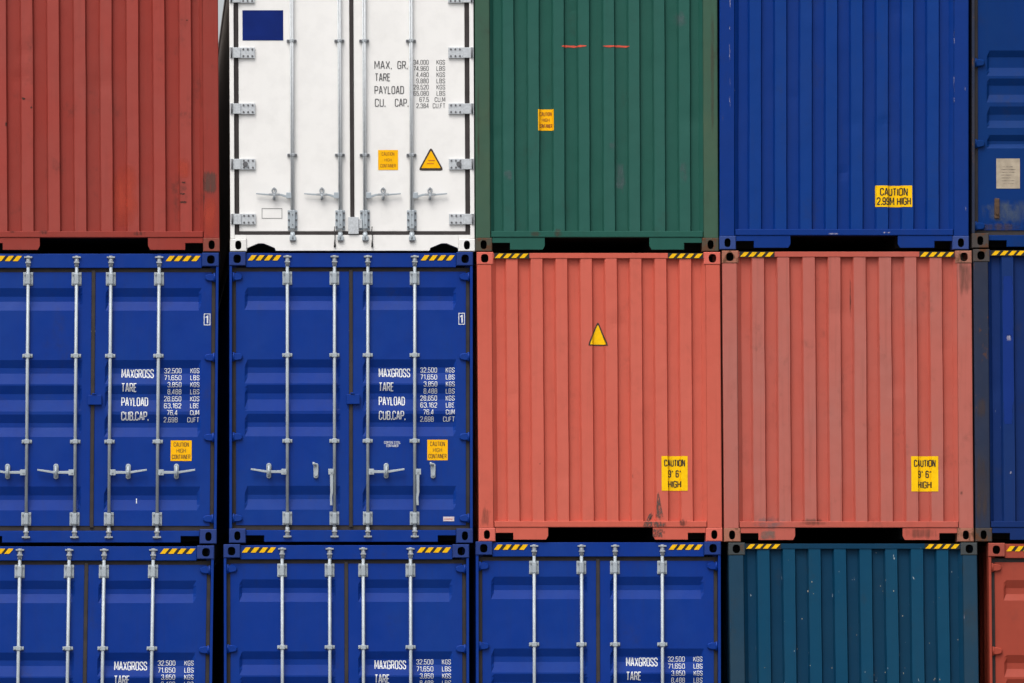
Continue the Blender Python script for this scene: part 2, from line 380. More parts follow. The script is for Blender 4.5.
def shell(root, W, H, mp, mcast, mpost, cast_w=0.165, cast_h=0.125, hole=((0.031, 0.045), (0.038, 0.043)), post_w=0.15, front_posts=True, tunnel=True, mside=None):
    """side walls, roof, rear wall, underframe, posts and castings"""
    h = W/2
    for s in (-1, 1):
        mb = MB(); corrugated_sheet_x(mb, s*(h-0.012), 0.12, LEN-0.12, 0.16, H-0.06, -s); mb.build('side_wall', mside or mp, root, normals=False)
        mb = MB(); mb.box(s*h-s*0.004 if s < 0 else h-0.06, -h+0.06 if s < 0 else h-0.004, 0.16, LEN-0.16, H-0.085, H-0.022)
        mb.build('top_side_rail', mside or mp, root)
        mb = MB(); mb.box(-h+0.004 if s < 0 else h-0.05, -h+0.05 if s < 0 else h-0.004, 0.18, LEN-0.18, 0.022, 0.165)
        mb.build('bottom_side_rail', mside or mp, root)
    mb = MB()                                             # roof: shallow cross ribs
    n = 42; a = 0.10; step = (LEN-2*a)/n
    row = []
    for i in range(n):
        y = a+i*step
        row += [(y, 0.0), (y+step*.35, 0.0), (y+step*.5, -0.018), (y+step*.85, -0.018)]
    row.append((LEN-a, 0.0))
    L = [mb.bm.verts.new((-h+0.05, y, H-0.03+d)) for y, d in row]; R = [mb.bm.verts.new((h-0.05, y, H-0.03+d)) for y, d in row]
    for i in range(len(row)-1): mb.bm.faces.new((L[i], R[i], R[i+1], L[i+1]))
    mb.build('roof', mp, root)
    mb = MB(); mb.box(-h+0.1, h-0.1, LEN-0.10, LEN-0.05, 0.16, H-0.06); mb.build('rear_wall', mp, root)
    mb = MB()
    mb.box(-h+0.055, h-0.055, 0.14, LEN-0.12, 0.150, 0.185)
    if tunnel:
        for s in (-1, 1): mb.box(min(s*0.55, s*(h-0.055)), max(s*0.55, s*(h-0.055)), 0.30, 3.3, 0.03, 0.148)
        mb.box(-h+0.055, h-0.055, 3.302, LEN-0.2, 0.03, 0.148)
    else:
        mb.box(-h+0.055, h-0.055, 0.30, LEN-0.2, 0.03, 0.148)
    mb.build('underframe', M['under'], root)
    for s in (-1, 1):
        for yy in (0, 1):
            y0, y1 = (0.0, 0.178) if yy == 0 else (LEN-0.178, LEN)
            x0, x1 = (-h, -h+cast_w) if s < 0 else (h-cast_w, h)
            mb = MB(); casting_mesh(mb, x0, x1, y0, y1, 0.0, cast_h+0.01, *hole[0], cx=(x0+x1)/2+s*0.002, front=yy == 0)
            mb.build('corner_casting', [mcast, M['under']], root)
            mb = MB(); casting_mesh(mb, x0, x1, y0, y1, H-cast_h, H, *hole[1], cx=(x0+x1)/2+s*0.004, front=yy == 0)
            mb.build('corner_casting', [mcast, M['under']], root)
    for s in (-1, 1):
        mb = MB(); mb.box(-h+0.003 if s < 0 else h-0.12, -h+0.12 if s < 0 else h-0.003, LEN-0.14, LEN-0.006, cast_h+0.012, H-cast_h-0.002)
        mb.build('corner_post', mpost, root)
        if front_posts:
            mb = MB()
            xa, xb = (-h+0.002, -h+post_w) if s < 0 else (h-post_w, h-0.002)
            xi = xb if s < 0 else xa; xo = xa if s < 0 else xb
            # pressed post: flat face with a shallow return at the inner edge
            pr = [(xo, 0.16), (xo, 0.012), (xo-s*0.008, 0.004), (xi+s*0.012, 0.004), (xi+s*0.004, 0.012), (xi, 0.07), (xi, 0.16)]
            nz = 20
            zz = [cast_h+0.012+(H-2*cast_h-0.014)*i/nz for i in range(nz+1)]
            rings = []
            for z in zz:
                w = 0.0022*noise.noise(Vector((root.location.x*3+s, z*1.7+root.location.z, 3.1)))
                rings.append([mb.bm.verts.new((x+w*(0.6 if i in (2, 3) else 0.3), y+abs(w)*0.8, z)) for i, (x, y) in enumerate(pr)])
            for a_, b_ in zip(rings[:-1], rings[1:]):
                for i in range(len(pr)-1): mb.bm.faces.new((a_[i], a_[i+1], b_[i+1], b_[i]))
            mb.build('corner_post', mpost, root)

def hazard(root, x0, x1, z0, z1, y, n=4, plate=True, flip=False, name='hazard_stripe'):
    """yellow and black warning strip"""
    mb = MB()
    p = (x1-x0)/(n+0.25); w = p*0.58; sk = p*0.48
    mb.mi = 0
    if plate: mb.box(x0, x1, y, y+0.002, z0, z1)
    else: mb.prism([(x0+0.01, z0+0.003), (x1-sk-0.01, z0+0.003), (x1-0.01, z1-0.003), (x0+sk+0.01, z1-0.003)], y, y+0.002)
    mb.mi = 1
    for i in range(n):
        a = x0+p*(i+0.10)+random.uniform(-0.003, 0.003); e = 0.0 if not plate else 0.006
        mb.prism([(a, z0+e), (a+w, z0+e), (a+w+sk, z1-e), (a+sk, z1-e)], y-0.0025, y-0.0005)
    return mb.build(name, [M['hazard_black'], M['hazard_yellow']], root)

# ------------------------------------------------------------------ blind (corrugated) end container
class Corr:
    """fold positions of the corrugated end wall; depth(x,z) is the painted surface"""
    def __init__(s, W, period, ridge, post, seed, y_r=0.010, d=0.042, web=0.017):
        s.W, s.seed = W, seed
        a, b = -W/2+post-0.004, W/2-post+0.004
        tot = 7*period+ridge
        e = ((b-a)-tot)/2
        pts = [(a, y_r+d)]
        for k in range(8):
            x = a+e+k*period
            pts += [(x-web, y_r+d), (x, y_r), (x+ridge, y_r), (x+ridge+web, y_r+d)]
        pts.append((b, y_r+d))
        rr = random.Random(seed*31+5); s.knocks = [(rr.uniform(a, b), rr.uniform(0.3, 2.7), rr.uniform(0.05, 0.14), rr.uniform(-0.004, 0.009)) for _ in range(9)]
        s.y_r = y_r; s.pts = pts; s.folds = [p[0] for p in pts]; s.lo, s.hi = a, b
    def base(s, x):
        P = s.pts
        if x <= P[0][0] or x >= P[-1][0]: return 0.004
        for (xa, ya), (xb, yb) in zip(P[:-1], P[1:]):
            if xa <= x <= xb: return ya+(yb-ya)*(x-xa)/(xb-xa)
        return 0.004
    def dent(s, x, z):
        v = Vector((x*2.1+s.seed*7.3, z*1.1, s.seed*1.7))
        k = 0.0
        for cx, cz, r, amp in s.knocks:
            q = ((x-cx)**2+(z-cz)**2)/(r*r)
            if q < 6: k += amp*math.exp(-q)
        return k+0.0035*noise.noise(v)+0.0015*noise.noise(v*3.3)
    def wob(s, x, z):
        if x <= s.lo+0.001 or x >= s.hi-0.001 or z < 0.2 or z > s.H-0.062: return 0.0
        return 0.0038*noise.noise(Vector((x*4.0+s.seed*3.1, z*1.5, s.seed*2.3+7)))+0.0012*noise.noise(Vector((x*9.0, z*4.0, s.seed*1.3)))
    def depth(s, x, z):
        if (x <= s.lo or x >= s.hi): return -0.001 if z < 0.137 or z > s.H-0.127 else 0.0035
        if z < 0.141: return 0.0055
        if z < 0.205: return -0.0025
        if z > s.H-0.062: return 0.0035
        return s.base(x)+s.dent(x, z)

def corrugated_container(name, label, x_left, x_right, py_top, py_bot, mats, period, ridge=0.108, rub=None, post=0.155, sh=0.0, seed=1, group=None):
    mp, mpost, mcast = mats
    W = (x_right-x_left)*PX; H = (py_bot-py_top)*PX
    root = thing(name, label, 'shipping container', ((((x_left+x_right)/2)-134)*PX, 0, (835-py_bot)*PX), group)
    shell(root, W, H, mp, mcast, mpost, post_w=post)
    C = Corr(W, period, ridge, post, seed); C.H = H
    zb, zt = 0.195, H-0.05
    mb = MB(); nz = 60
    rows = []
    xs = []
    for (xa, ya), (xb, yb) in zip(C.pts[:-1], C.pts[1:]):
        xs.append(xa)
        if xb-xa > 0.05: xs += [xa+(xb-xa)*0.33, xa+(xb-xa)*0.67]
    xs.append(C.pts[-1][0])
    for j in range(nz+1):
        z = zb+(zt-zb)*j/nz
        rows.append([mb.bm.verts.new((x+C.wob(x, z), min(max(C.base(x), 0), 1)+C.dent(x, z), z)) for x in xs])
    for a, b in zip(rows[:-1], rows[1:]):
        for i in range(len(xs)-1):
            f = mb.bm.faces.new((a[i], a[i+1], b[i+1], b[i]))
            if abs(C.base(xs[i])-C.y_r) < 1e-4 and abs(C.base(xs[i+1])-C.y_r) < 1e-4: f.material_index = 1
    mb.build('end_wall', [mp, rub or mp], root, normals=False)
    # header rail
    h = W/2
    mb = MB(); mb.box(-h+0.166, h-0.166, 0.004, 0.12, H-0.062, H-0.010, bev=0.004); mb.build('top_rail', mp, root)
    # bottom rail with its skirt plates, fork notches and gooseneck tunnel mouth
    rail = MB(); rail.box(-h+post+0.002, h-post-0.002, -0.002, 0.13, 0.142, 0.203, bev=0.006)
    o = rail.build('bottom_rail', mp, root)
    tw = 0.525*W/2.44
    for s in (-1, 1):
        a, b, c = h-0.168, h-0.345, tw
        pts = [(a, 0.139), (c, 0.139), (c, 0.055), (c+0.022, 0.017), (b, 0.017), (b, 0.085), (a, 0.085)]
        pts = [(s*x, z) for x, z in pts]
        mb = MB(); mb.prism(pts, 0.006, 0.018, bev=0.002); mb.build('skirt_plate', mp, root)
    for s in (-1, 1):
        xa, xb = (-h+0.172, -h+0.525) if s < 0 else (h-0.525, h-0.172)
        hazard(root, xa, xb, H-0.066, H-0.010, 0.0005)
    shear(root, sh, H)
    root['_w'] = W
    loc = lambda px, py: ((px-134)*PX-root.location.x - sh*(H-((835-py)*PX-root.location.z)), (835-py)*PX-root.location.z)
    return root, C, loc, H

def finish(root, sh, H):
    shear(root, sh, H)
    if '_w' in root: del root['_w']

def sign(root, C, x0, x1, z0, z1, lines, mat='yellow_sign', ink='ink', name='caution_sign'):
    o = decal(name, [(sheet(x0, x1, z0, z1, 8, 6), 0, 0)], M[mat], root, C.depth, C.folds)
    parts = []
    for (t, cx, cz, hh, w) in lines:
        parts.append((text_mesh(t, cx, cz, hh, w, 'C', 0.145), 0, 0.0018))
    decals('lettering', parts, M[ink], o, C.depth, C.folds)
    return o

def mark(root, C, x0, x1, z0, z1, mat, name='scuff_mark', off=0.0022, nx=6, nz=8):
    return decal(name, [(sheet(x0, x1, z0, z1, nx, nz), 0, 0)], mat, root, C.depth, C.folds, off=off)

def scratch(root, C, pts, w, mat, name='paint_scratch', off=0.0025):
    """thin ragged line through x,z points"""
    b = bmesh.new(); L = []; R = []
    for i, (x, z) in enumerate(pts):
        p = pts[max(0, i-1)]; q = pts[min(len(pts)-1, i+1)]
        d = Vector((q[0]-p[0], q[1]-p[1])).normalized(); k = w*(0.45+0.55*random.random())*(0.35 if i in (0, len(pts)-1) else 1)/2
        L.append(b.verts.new((x-d.y*k, 0, z+d.x*k))); R.append(b.verts.new((x+d.y*k, 0, z-d.x*k)))
    for i in range(len(pts)-1): b.faces.new((L[i], R[i], R[i+1], L[i+1]))
    return decal(name, [(b, 0, 0)], mat, root, C.depth, C.folds, off=off)

# ------------------------------------------------------------------ door-end container
DOOR_Y = 0.060                 # door face behind the castings' face
class DoorSurf:
    def __init__(s, W, H, recs, d=0.031, seed=1):
        s.W, s.H, s.recs, s.d, s.seed = W, H, recs, d, seed
        s.zs = [H-v for r in recs for v in r]
        h = W/2
        s.pan = [(-h+0.155, -0.105), (0.118, h-0.165)]
        s.folds = []
    def f(s, z):
        v = s.H-z
        for a, b, c, e in s.recs:
            if a <= v <= b: return s.d*(v-a)/(b-a)
            if b <= v <= c: return s.d
            if c <= v <= e: return s.d*(e-v)/(e-c)
        return 0.0
    def dent(s, x, z):
        v = Vector((x*1.6+s.seed*5.1, z*1.6, 0.4))
        return 0.003*noise.noise(v)+0.001*noise.noise(v*3.7)
    def depth(s, x, z):
        for a, b in s.pan:
            if a < x < b:
                k = min(1.0, (x-a)/0.03, (b-x)/0.03)
                return DOOR_Y+s.f(z)*max(0.0, k)+s.dent(x, z)
        return DOOR_Y+s.dent(x, z)

BLUE_RECS = [(.35, .435, .485, .575), (1.07, 1.15, 1.205, 1.31), (1.325, 1.41, 1.47, 1.585), (1.615, 1.70, 1.745, 1.84), (2.336, 2.425, 2.47, 2.575)]

def hinge(parent, s, xo, z, mat, big=False):
    """hinge blade reaching from the post across the gasket on to the door"""
    mb = MB()
    e = 0.120
    pts = [(xo+0.004, z-0.026), (xo+0.03, z-0.036), (xo+0.07, z-0.037), (xo+0.105, z-0.030), (xo+e, z-0.014), (xo+e, z+0.014), (xo+0.105, z+0.030), (xo+0.07, z+0.037), (xo+0.03, z+0.036), (xo+0.004, z+0.026)]
    mb.prism([(s*-x if s > 0 else x, zz) for x, zz in pts], 0.032, 0.058, bev=0.008)
    xk = xo+0.030
    xk = -xk if s > 0 else xk
    mb.tube((xk, 0.036, z-0.045), (xk, 0.036, z+0.045), 0.011, 12)
    return mb.build('hinge', mat, parent)

def lock_bracket(mb, x, z0, z1):
    w = 0.048
    mb.box(x-w, x+w, 0.048, 0.0585, z0, z1, bev=0.004)
    mb.box(x-0.021, x+0.021, 0.010, 0.048, z0+0.010, z1-0.010, bev=0.009)
    mb.mi = 1
    for s in (-1, 1):
        for z in (z0+0.022, z1-0.022): mb.tube((x+s*0.034, 0.048, z), (x+s*0.034, 0.036, z), 0.009, 8)

def rod(root, x, H, side, handle='flat', mat=None, hz=0.712):
    """one locking bar with its brackets, guides, cams and handle.  side: -1 handle points left"""
    st = M['steel']
    mb = MB(); mb.tube((x, 0.030, 0.085), (x, 0.030, H-0.045), 0.0158, 14)
    r = mb.build('lock_rod', st, root)
    for z0, z1 in ((H-0.325, H-0.192), (0.182, 0.315)):
        mb = MB(); lock_bracket(mb, x, z0, z1); mb.build('rod_bracket', [st, M['steel_dull']], r)
    for z in (H-1.028, H-1.887):
        mb = MB(); mb.box(x-0.050, x+0.050, 0.046, 0.0585, z-0.018, z+0.018, bev=0.003)
        mb.box(x-0.024, x+0.024, 0.008, 0.046, z-0.022, z+0.022, bev=0.006)
        for s in (-1, 1): mb.tube((x+s*0.038, 0.046, z), (x+s*0.038, 0.038, z), 0.010, 8)
        mb.build('rod_guide', st, r)
    for z, up in ((H-0.085, 1), (0.105, -1)):
        mb = MB()
        mb.tube((x, 0.030, z-0.055), (x, 0.030, z+0.055), 0.0185, 10)
        mb.box(x-0.040, x+0.040, 0.006, 0.034, z+up*0.040-0.008, z+up*0.040+0.008, bev=0.003)
        mb.box(x-0.027, x+0.027, 0.006, 0.034, z-up*0.012-0.007, z-up*0.012+0.007, bev=0.003)
        mb.box(x-0.020, x+0.020, 0.020, 0.029, z-0.050, z+0.050, bev=0.003)
        mb.build('cam_keeper', M['steel_dull'], r)
    if handle == 'none': return r
    # handle and its catch
    s = side
    mb = MB()
    xh = x+s*0.030
    mb.box(min(x+s*0.008, x+s*0.062), max(x+s*0.008, x+s*0.062), 0.000, 0.024, hz-0.028, hz+0.030, bev=0.004)
    mb.tube((xh, 0.0, hz), (xh, -0.008, hz), 0.010, 8)
    if handle == 'flat':
        pts = [(x+s*0.05, hz+0.016), (x+s*0.20, hz+0.013), (x+s*0.365, hz+0.036), (x+s*0.368, hz+0.018), (x+s*0.20, hz-0.012), (x+s*0.05, hz-0.014)]
        mb.prism(pts, 0.002, 0.016, bev=0.003)
    else:
        pts = [(xh-0.016, hz-0.02), (xh+0.016, hz-0.02), (xh+0.016, hz-0.20), (xh+0.006, hz-0.26), (xh+0.010, hz-0.335), (xh-0.014, hz-0.335), (xh-0.016, hz-0.26), (xh-0.012, hz-0.2)]
        mb.prism(pts, 0.002, 0.016, bev=0.003)
    mb.build('lock_handle', st, r)
    xc = x+s*0.185
    mb = MB()
    cz = hz+0.012
    pill = [(xc+0.025*math.cos(a), cz+(0.052 if math.sin(a) >= 0 else -0.052)+0.025*math.sin(a)) for a in [i*math.pi/8 for i in range(16)]]
    mb.prism(pill, 0.038, 0.058, bev=0.004)
    if handle == 'flat':
        mb.tube((xc, 0.038, cz+0.05), (xc, -0.012, cz+0.038), 0.010, 8); mb.tube((xc, -0.012, cz+0.045), (xc, -0.012, cz-0.055), 0.012, 8)
        mb.tube((xc, 0.038, cz-0.045), (xc, -0.010, cz-0.042), 0.014, 8)
    else:
        mb.tube((xc, 0.038, cz-0.04), (xc, 0.020, cz-0.04), 0.014, 8)
        mb.tube((xc, 0.030, cz+0.055), (xc-0.024, 0.016, cz+0.075), 0.012, 8); mb.tube((xc-0.024, 0.016, cz+0.085), (xc-0.024, 0.016, cz+0.055), 0.012, 8)
    mb.build('handle_catch', M['steel'], r)
    return r

BLUE_TEXT = [('32.500', 'KGS'), ('71.650', 'LBS'), ('3.850', 'KGS'), ('8.488', 'LBS'), ('28.650', 'KGS'), ('63.162', 'LBS'), ('76.4', 'CUM'), ('2.698', 'CUFT')]

def door_container(name, label, W, H, loc, mats, recs=BLUE_RECS, handles=('flat', 'flat', 'flat', 'flat'), text=True, rods=True,
                   hinge_v=(0.245, 1.045, 1.846, 2.66), seed=1, group=None, stripes=True, lockbox=True):
    mp, mpost, mcast = mats
    root = thing(name, label, 'shipping container', loc, group)
    shell(root, W, H, mp, mcast, mpost, front_posts=False, tunnel=False, cast_w=0.165, cast_h=0.135)
    h = W/2
    S = DoorSurf(W, H, recs, seed=seed)
    # front posts: outer flange in front, the rest set back behind the hinges
    for s in (-1, 1):
        mb = MB()
        mb.box(*sorted((s*(h-0.002), s*(h-0.028))), 0.010, 0.16, 0.147, H-0.137, bev=0.004)
        mb.box(*sorted((s*(h-0.030), s*(h-0.075))), 0.085, 0.16, 0.147, H-0.137)
        mb.build('corner_post', mpost, root)
    # header and sill
    mb = MB(); mb.box(-h+0.167, h-0.167, 0.030, 0.16, H-0.150, H-0.008, bev=0.005); mb.build('door_header', mp, root)
    mb = MB()
    a, b = h-0.167, h-0.350
    pts = [(-b, 0.012), (b, 0.012), (b, 0.076), (a, 0.076), (a, 0.130), (-a, 0.130), (-a, 0.076), (-b, 0.076)]
    mb.prism(pts, 0.030, 0.055, bev=0.004); mb.box(-a, a, 0.057, 0.16, 0.09, 0.129); mb.build('door_sill', mp, root)
    # door frame rubber
    z0, z1 = 0.180, H-0.192
    mb = MB()
    mb.box(-h+0.030, h-0.030, 0.070, 0.10, z1+0.001, H-0.152); mb.box(-h+0.030, h-0.030, 0.070, 0.10, 0.133, z0-0.001)
    for s in (-1, 1): mb.box(*sorted((s*(h-0.031), s*(h-0.066))), 0.066, 0.084, z0, z1)
    mb.box(-0.018, 0.018, 0.052, 0.09, z0-0.02, z1+0.02, bev=0.004)
    mb.build('door_gasket', M['rubber'], root)
    doors = []
    for s, (pa, pb) in zip((-1, 1), S.pan):
        xa, xb = (-h+0.068, -0.020) if s < 0 else (0.020, h-0.068)
        mb = MB()
        xs = [xa, pa, pa+0.03] + [pa+0.03+(pb-pa-0.06)*i/6 for i in range(1, 6)] + [pb-0.03, pb, xb]
        zs = sorted(set([z0, z1]+[z for z in S.zs]+[z0+(z1-z0)*i/24 for i in range(1, 24)]))
        g = [[mb.bm.verts.new((x, S.depth(x, z), z)) for x in xs] for z in zs]
        for A, B in zip(g[:-1], g[1:]):
            for i in range(len(xs)-1): mb.bm.faces.new((A[i], A[i+1], B[i+1], B[i]))
        # returns of the leaf
        for A in (g[0], g[-1]):
            for i in range(len(xs)-1):
                p, q = A[i].co, A[i+1].co; mb.quad(p, q, (q.x, 0.12, q.z), (p.x, 0.12, p.z))
        for i in (0, -1):
            for A, B in zip(g[:-1], g[1:]):
                p, q = A[i].co, B[i].co; mb.quad(p, q, (q.x, 0.12, q.z), (p.x, 0.12, p.z))
        d = mb.build('door', mp, root, normals=False); doors.append(d)
        for v in hinge_v: hinge(d, s, -h+0.012, H-v, mp)
    if lockbox:
        mb = MB(); zc = H-1.465
        mb.box(-0.045, 0.088, 0.020, 0.062, zc-0.055, zc+0.045, bev=0.006); mb.box(-0.006, 0.036, 0.012, 0.05, zc+0.047, zc+0.062, bev=0.003)
        mb.build('lock_box', mp, doors[1])
    if rods:
        for x, s, k in zip((-0.638, -0.166, 0.168, 0.638), (-1, -1, 1, 1), handles): rod(root, x, H, s, k)
    if stripes:
        for s in (-1, 1):
            xa, xb = (-h+0.175, -h+0.53) if s < 0 else (h-0.53, h-0.175)
            hazard(root, xa, xb, H-0.082, H-0.030, 0.0275, plate=False)
    if text:
        P = []
        for body, v, w in (('MAXGROSS', 1.205, .315), ('TARE', 1.345, .15), ('PAYLOAD', 1.487, .262), ('CUB.CAP.', 1.63, .268)):
            P.append((text_mesh(body, 0.280, H-v, 0.088, w, 'L'), 0, 0))
        for i, (n, u) in enumerate(BLUE_TEXT):
            z = H-(1.176+0.0702*i)
            P.append((text_mesh(n, 0.865 if i < 6 else 0.83, z, 0.051, {6: .168, 5: .135, 4: .105}[len(n)], 'R'), 0, 0))
            P.append((text_mesh(u, 1.040, z, 0.050, 0.088 if len(u) == 3 else 0.115, 'R'), 0, 0))
        decals('capacity_lettering', P, M['white_ink'], doors[1], S.depth, S.folds, S.zs)
    return root, S, doors

def boxed_one(door, S, H, x0=1.078, x1=1.142, v0=.605, v1=.722):
    """white outlined panel with a figure 1 on the door stile"""
    z0, z1 = H-v1, H-v0; t = 0.007
    P = [(sheet(x0, x1, z0, z0+t), 0, 0), (sheet(x0, x1, z1-t, z1), 0, 0), (sheet(x0, x0+t, z0+t, z1-t), 0, 0), (sheet(x1-t, x1, z0+t, z1-t), 0, 0),
         (poly_sheet([((x0+x1)/2+dx, (z0+z1)/2+dz) for dx, dz in ((-0.003, -0.039), (0.011, -0.039), (0.011, 0.039), (0.001, 0.039), (-0.014, 0.027), (-0.014, 0.014), (-0.003, 0.020))]), 0, 0)]
    return decal('number_panel', P, M['white_ink'], door, S.depth, (), ())

def door_sticker(root_door, S, x0, x1, z0, z1, ink='brown_ink', mat='yellow'):
    o = decal('caution_sticker', [(sheet(x0, x1, z0, z1, 3, 3), 0, 0)], M[mat], root_door, S.depth)
    w = x1-x0; hh = z1-z0; cx = (x0+x1)/2
    decals('lettering', [(text_mesh('CAUTION', cx, z0+hh*.80, hh*.215, w*.72, 'C'), 0, 0.0015), (text_mesh('HIGH', cx, z0+hh*.50, hh*.20, w*.44, 'C'), 0, 0.0015),
                        (text_mesh('CONTAINER', cx, z0+hh*.20, hh*.215, w*.88, 'C'), 0, 0.0015)], M[ink], o, S.depth)
    return o

# ================================================================== the paints
BLUE = (0.0012, 0.029, 0.228)
M['blue'] = paint('door_blue', BLUE, fade=(0.004, 0.037, 0.225), fade_amt=0.7, dirt=0.22, rough=0.36, spec=0.16)
M['blue_cast'] = paint('casting_blue', (0.008, 0.032, 0.175), fade=(0.035, 0.055, 0.18), dirt=0.45, rust=0.25, rough=0.5, spec=0.2)
M['red'] = paint('dark_red', (0.275, 0.039, 0.029), fade=(0.25, 0.048, 0.038), fade_amt=0.8, dirt=0.5, rough=0.55, streak=0.6, spec=0.12)
M['red_cast'] = paint('dark_red_casting', (0.22, 0.055, 0.040), dirt=0.8, rust=0.62, rough=0.7, spec=0.2)
M['green'] = paint('bottle_green', (0.016, 0.086, 0.066), fade=(0.022, 0.095, 0.075), dirt=0.25, rough=0.5, spec=0.12)
M['green_post'] = paint('soiled_green', (0.036, 0.092, 0.060), fade=(0.060, 0.094, 0.054), fade_amt=0.9, dirt=0.55, rust=0.15, rough=0.6, spec=0.25, streak=0.9)
M['green_cast'] = paint('rusty_green', (0.066, 0.062, 0.044), dirt=0.7, rust=0.85, rough=0.75, spec=0.2)
M['navy'] = paint('deep_blue', (0.001, 0.028, 0.19), fade=(0.005, 0.031, 0.18), dirt=0.2, rough=0.45, spec=0.14)
M['navy_cast'] = paint('deep_blue_casting', (0.012, 0.042, 0.20), fade=(0.04, 0.06, 0.18), dirt=0.5, rust=0.35, rough=0.55)
M['salmon'] = paint('bright_salmon', (0.53, 0.103, 0.069), fade=(0.51, 0.114, 0.079), dirt=0.18, rough=0.5, spec=0.15)
M['salmon_cast'] = paint('salmon_casting', (0.58, 0.12, 0.085), dirt=0.5, rust=0.30, rough=0.6, spec=0.25)
M['pink'] = paint('faded_salmon', (0.45, 0.093, 0.066), fade=(0.42, 0.105, 0.080), fade_amt=0.9, dirt=0.35, rough=0.55, streak=0.5, spec=0.15)
M['pink_post'] = paint('soiled_salmon', (0.43, 0.118, 0.092), fade=(0.39, 0.134, 0.110), fade_amt=0.9, dirt=0.4, rust=0.12, rough=0.6, spec=0.15, streak=0.8)
M['pink_cast'] = paint('rusty_salmon', (0.33, 0.13, 0.085), dirt=0.8, rust=0.62, rough=0.7, spec=0.2)
M['teal'] = paint('dark_teal', (0.0015, 0.034, 0.080), fade=(0.004, 0.038, 0.076), dirt=0.3, rough=0.5, specks=1.0, spec=0.12)
M['teal_post'] = paint('soiled_teal', (0.004, 0.038, 0.078), fade=(0.014, 0.042, 0.070), fade_amt=0.8, dirt=0.5, rust=0.1, rough=0.6, specks=0.6, spec=0.25)
M['teal_cast'] = paint('grimy_teal_casting', (0.045, 0.052, 0.055), dirt=0.8, rust=0.4, rough=0.7, spec=0.2)
M['worn_blue'] = paint('worn_blue', (0.004, 0.022, 0.12), fade=(0.006, 0.025, 0.10), dirt=0.4, rust=0.05, rough=0.5, specks=0.5, spec=0.12)
M['worn_blue_post'] = paint('rusted_blue_post', (0.016, 0.026, 0.060), fade=(0.030, 0.030, 0.042), fade_amt=0.9, dirt=0.6, rust=0.42, rough=0.7, spec=0.2)
M['worn_blue_cast'] = paint('rusted_casting', (0.055, 0.045, 0.042), dirt=0.7, rust=0.75, rough=0.8, spec=0.15)
M['old_blue'] = paint('dull_door_blue', (0.001, 0.027, 0.15), fade=(0.003, 0.030, 0.13), dirt=0.35, rust=0.02, rough=0.45, spec=0.10)
M['orange'] = paint('brick_orange', (0.32, 0.048, 0.027), fade=(0.30, 0.053, 0.030), dirt=0.3, rough=0.5, spec=0.25)
M['orange_cast'] = paint('brick_orange_casting', (0.31, 0.056, 0.034), dirt=0.5, rust=0.3, rough=0.6, spec=0.25)
M['white'] = paint('reefer_white', (0.80, 0.79, 0.775), fade=(0.78, 0.77, 0.75), fade_amt=0.6, dirt=0.10, rough=0.35, spec=0.4, streak=0.10, bump=0.05, dirt_col=(0.4, 0.39, 0.37))
M['white_side'] = paint('shaded_reefer_side', (0.16, 0.145, 0.135), dirt=0.6, rough=0.6, spec=0.2)  # shade of the narrow gap put into a dark side colour
M['white_cast'] = paint('reefer_white_casting', (0.76, 0.75, 0.73), dirt=0.35, rust=0.08, rough=0.45, dirt_col=(0.3, 0.26, 0.22))
# rubbed, chalked ridges; the recesses' shade is also put into this colour step
M['red_rub_lit'] = paint('dark_red_chalked_lit', (0.32, 0.054, 0.042), fade=(0.295, 0.066, 0.054), fade_amt=0.8, dirt=0.5, rough=0.55, streak=0.6, spec=0.12)
M['green_rub_lit'] = paint('bottle_green_chalked_lit', (0.021, 0.096, 0.077), fade=(0.028, 0.105, 0.086), dirt=0.25, rough=0.5, spec=0.12)
M['navy_rub_lit'] = paint('deep_blue_chalked_lit', (0.001, 0.035, 0.205), fade=(0.005, 0.037, 0.19), dirt=0.2, rough=0.45, spec=0.14)
M['salmon_rub_lit'] = paint('bright_salmon_chalked_lit', (0.545, 0.114, 0.079), fade=(0.53, 0.124, 0.088), dirt=0.18, rough=0.5, spec=0.15)
M['worn_blue_rub_lit'] = paint('worn_blue_chalked_lit', (0.005, 0.026, 0.13), fade=(0.009, 0.030, 0.115), dirt=0.4, rust=0.05, rough=0.5, specks=0.5, spec=0.12)
M['teal_rub_lit'] = paint('dark_teal_chalked_lit', (0.002, 0.050, 0.108), fade=(0.006, 0.054, 0.104), dirt=0.3, rough=0.5, specks=1.0, spec=0.12)
# wear
M['grime'] = worn_patch('grey_grime', (0.085, 0.070, 0.058), lo=0.26, hi=0.50, scale=(70, 70, 9), op=0.55, e0=0.30)
M['scrape'] = worn_patch('scraped_steel', (0.09, 0.075, 0.065), lo=0.36, hi=0.56, scale=(45, 45, 28), op=0.8, e0=0.34)
M['dark_smear'] = worn_patch('dark_smear', (0.045, 0.035, 0.030), lo=0.40, hi=0.62, scale=(25, 25, 5), op=0.7)
M['chip'] = worn_patch('dark_chip', (0.045, 0.028, 0.022), lo=0.30, hi=0.48, scale=(70, 70, 70), op=0.8)
M['chalk'] = worn_patch('chalky_scratch', (0.42, 0.40, 0.52), lo=0.38, hi=0.55, scale=(60, 60, 10), op=0.6)
M['fresh_red'] = worn_patch('fresh_red_touch_up', (0.50, 0.068, 0.038), lo=0.05, hi=0.55, scale=(9, 9, 4), op=0.6)
M['fresh_blue'] = worn_patch('fresh_blue_touch_up', (0.002, 0.026, 0.19), lo=0.02, hi=0.08, scale=(6, 6, 4), op=0.9)
M['worn_grey'] = worn_patch('rubbed_grey', (0.17, 0.14, 0.12), lo=0.28, hi=0.56, scale=(14, 14, 9), op=0.6, e0=0.3)
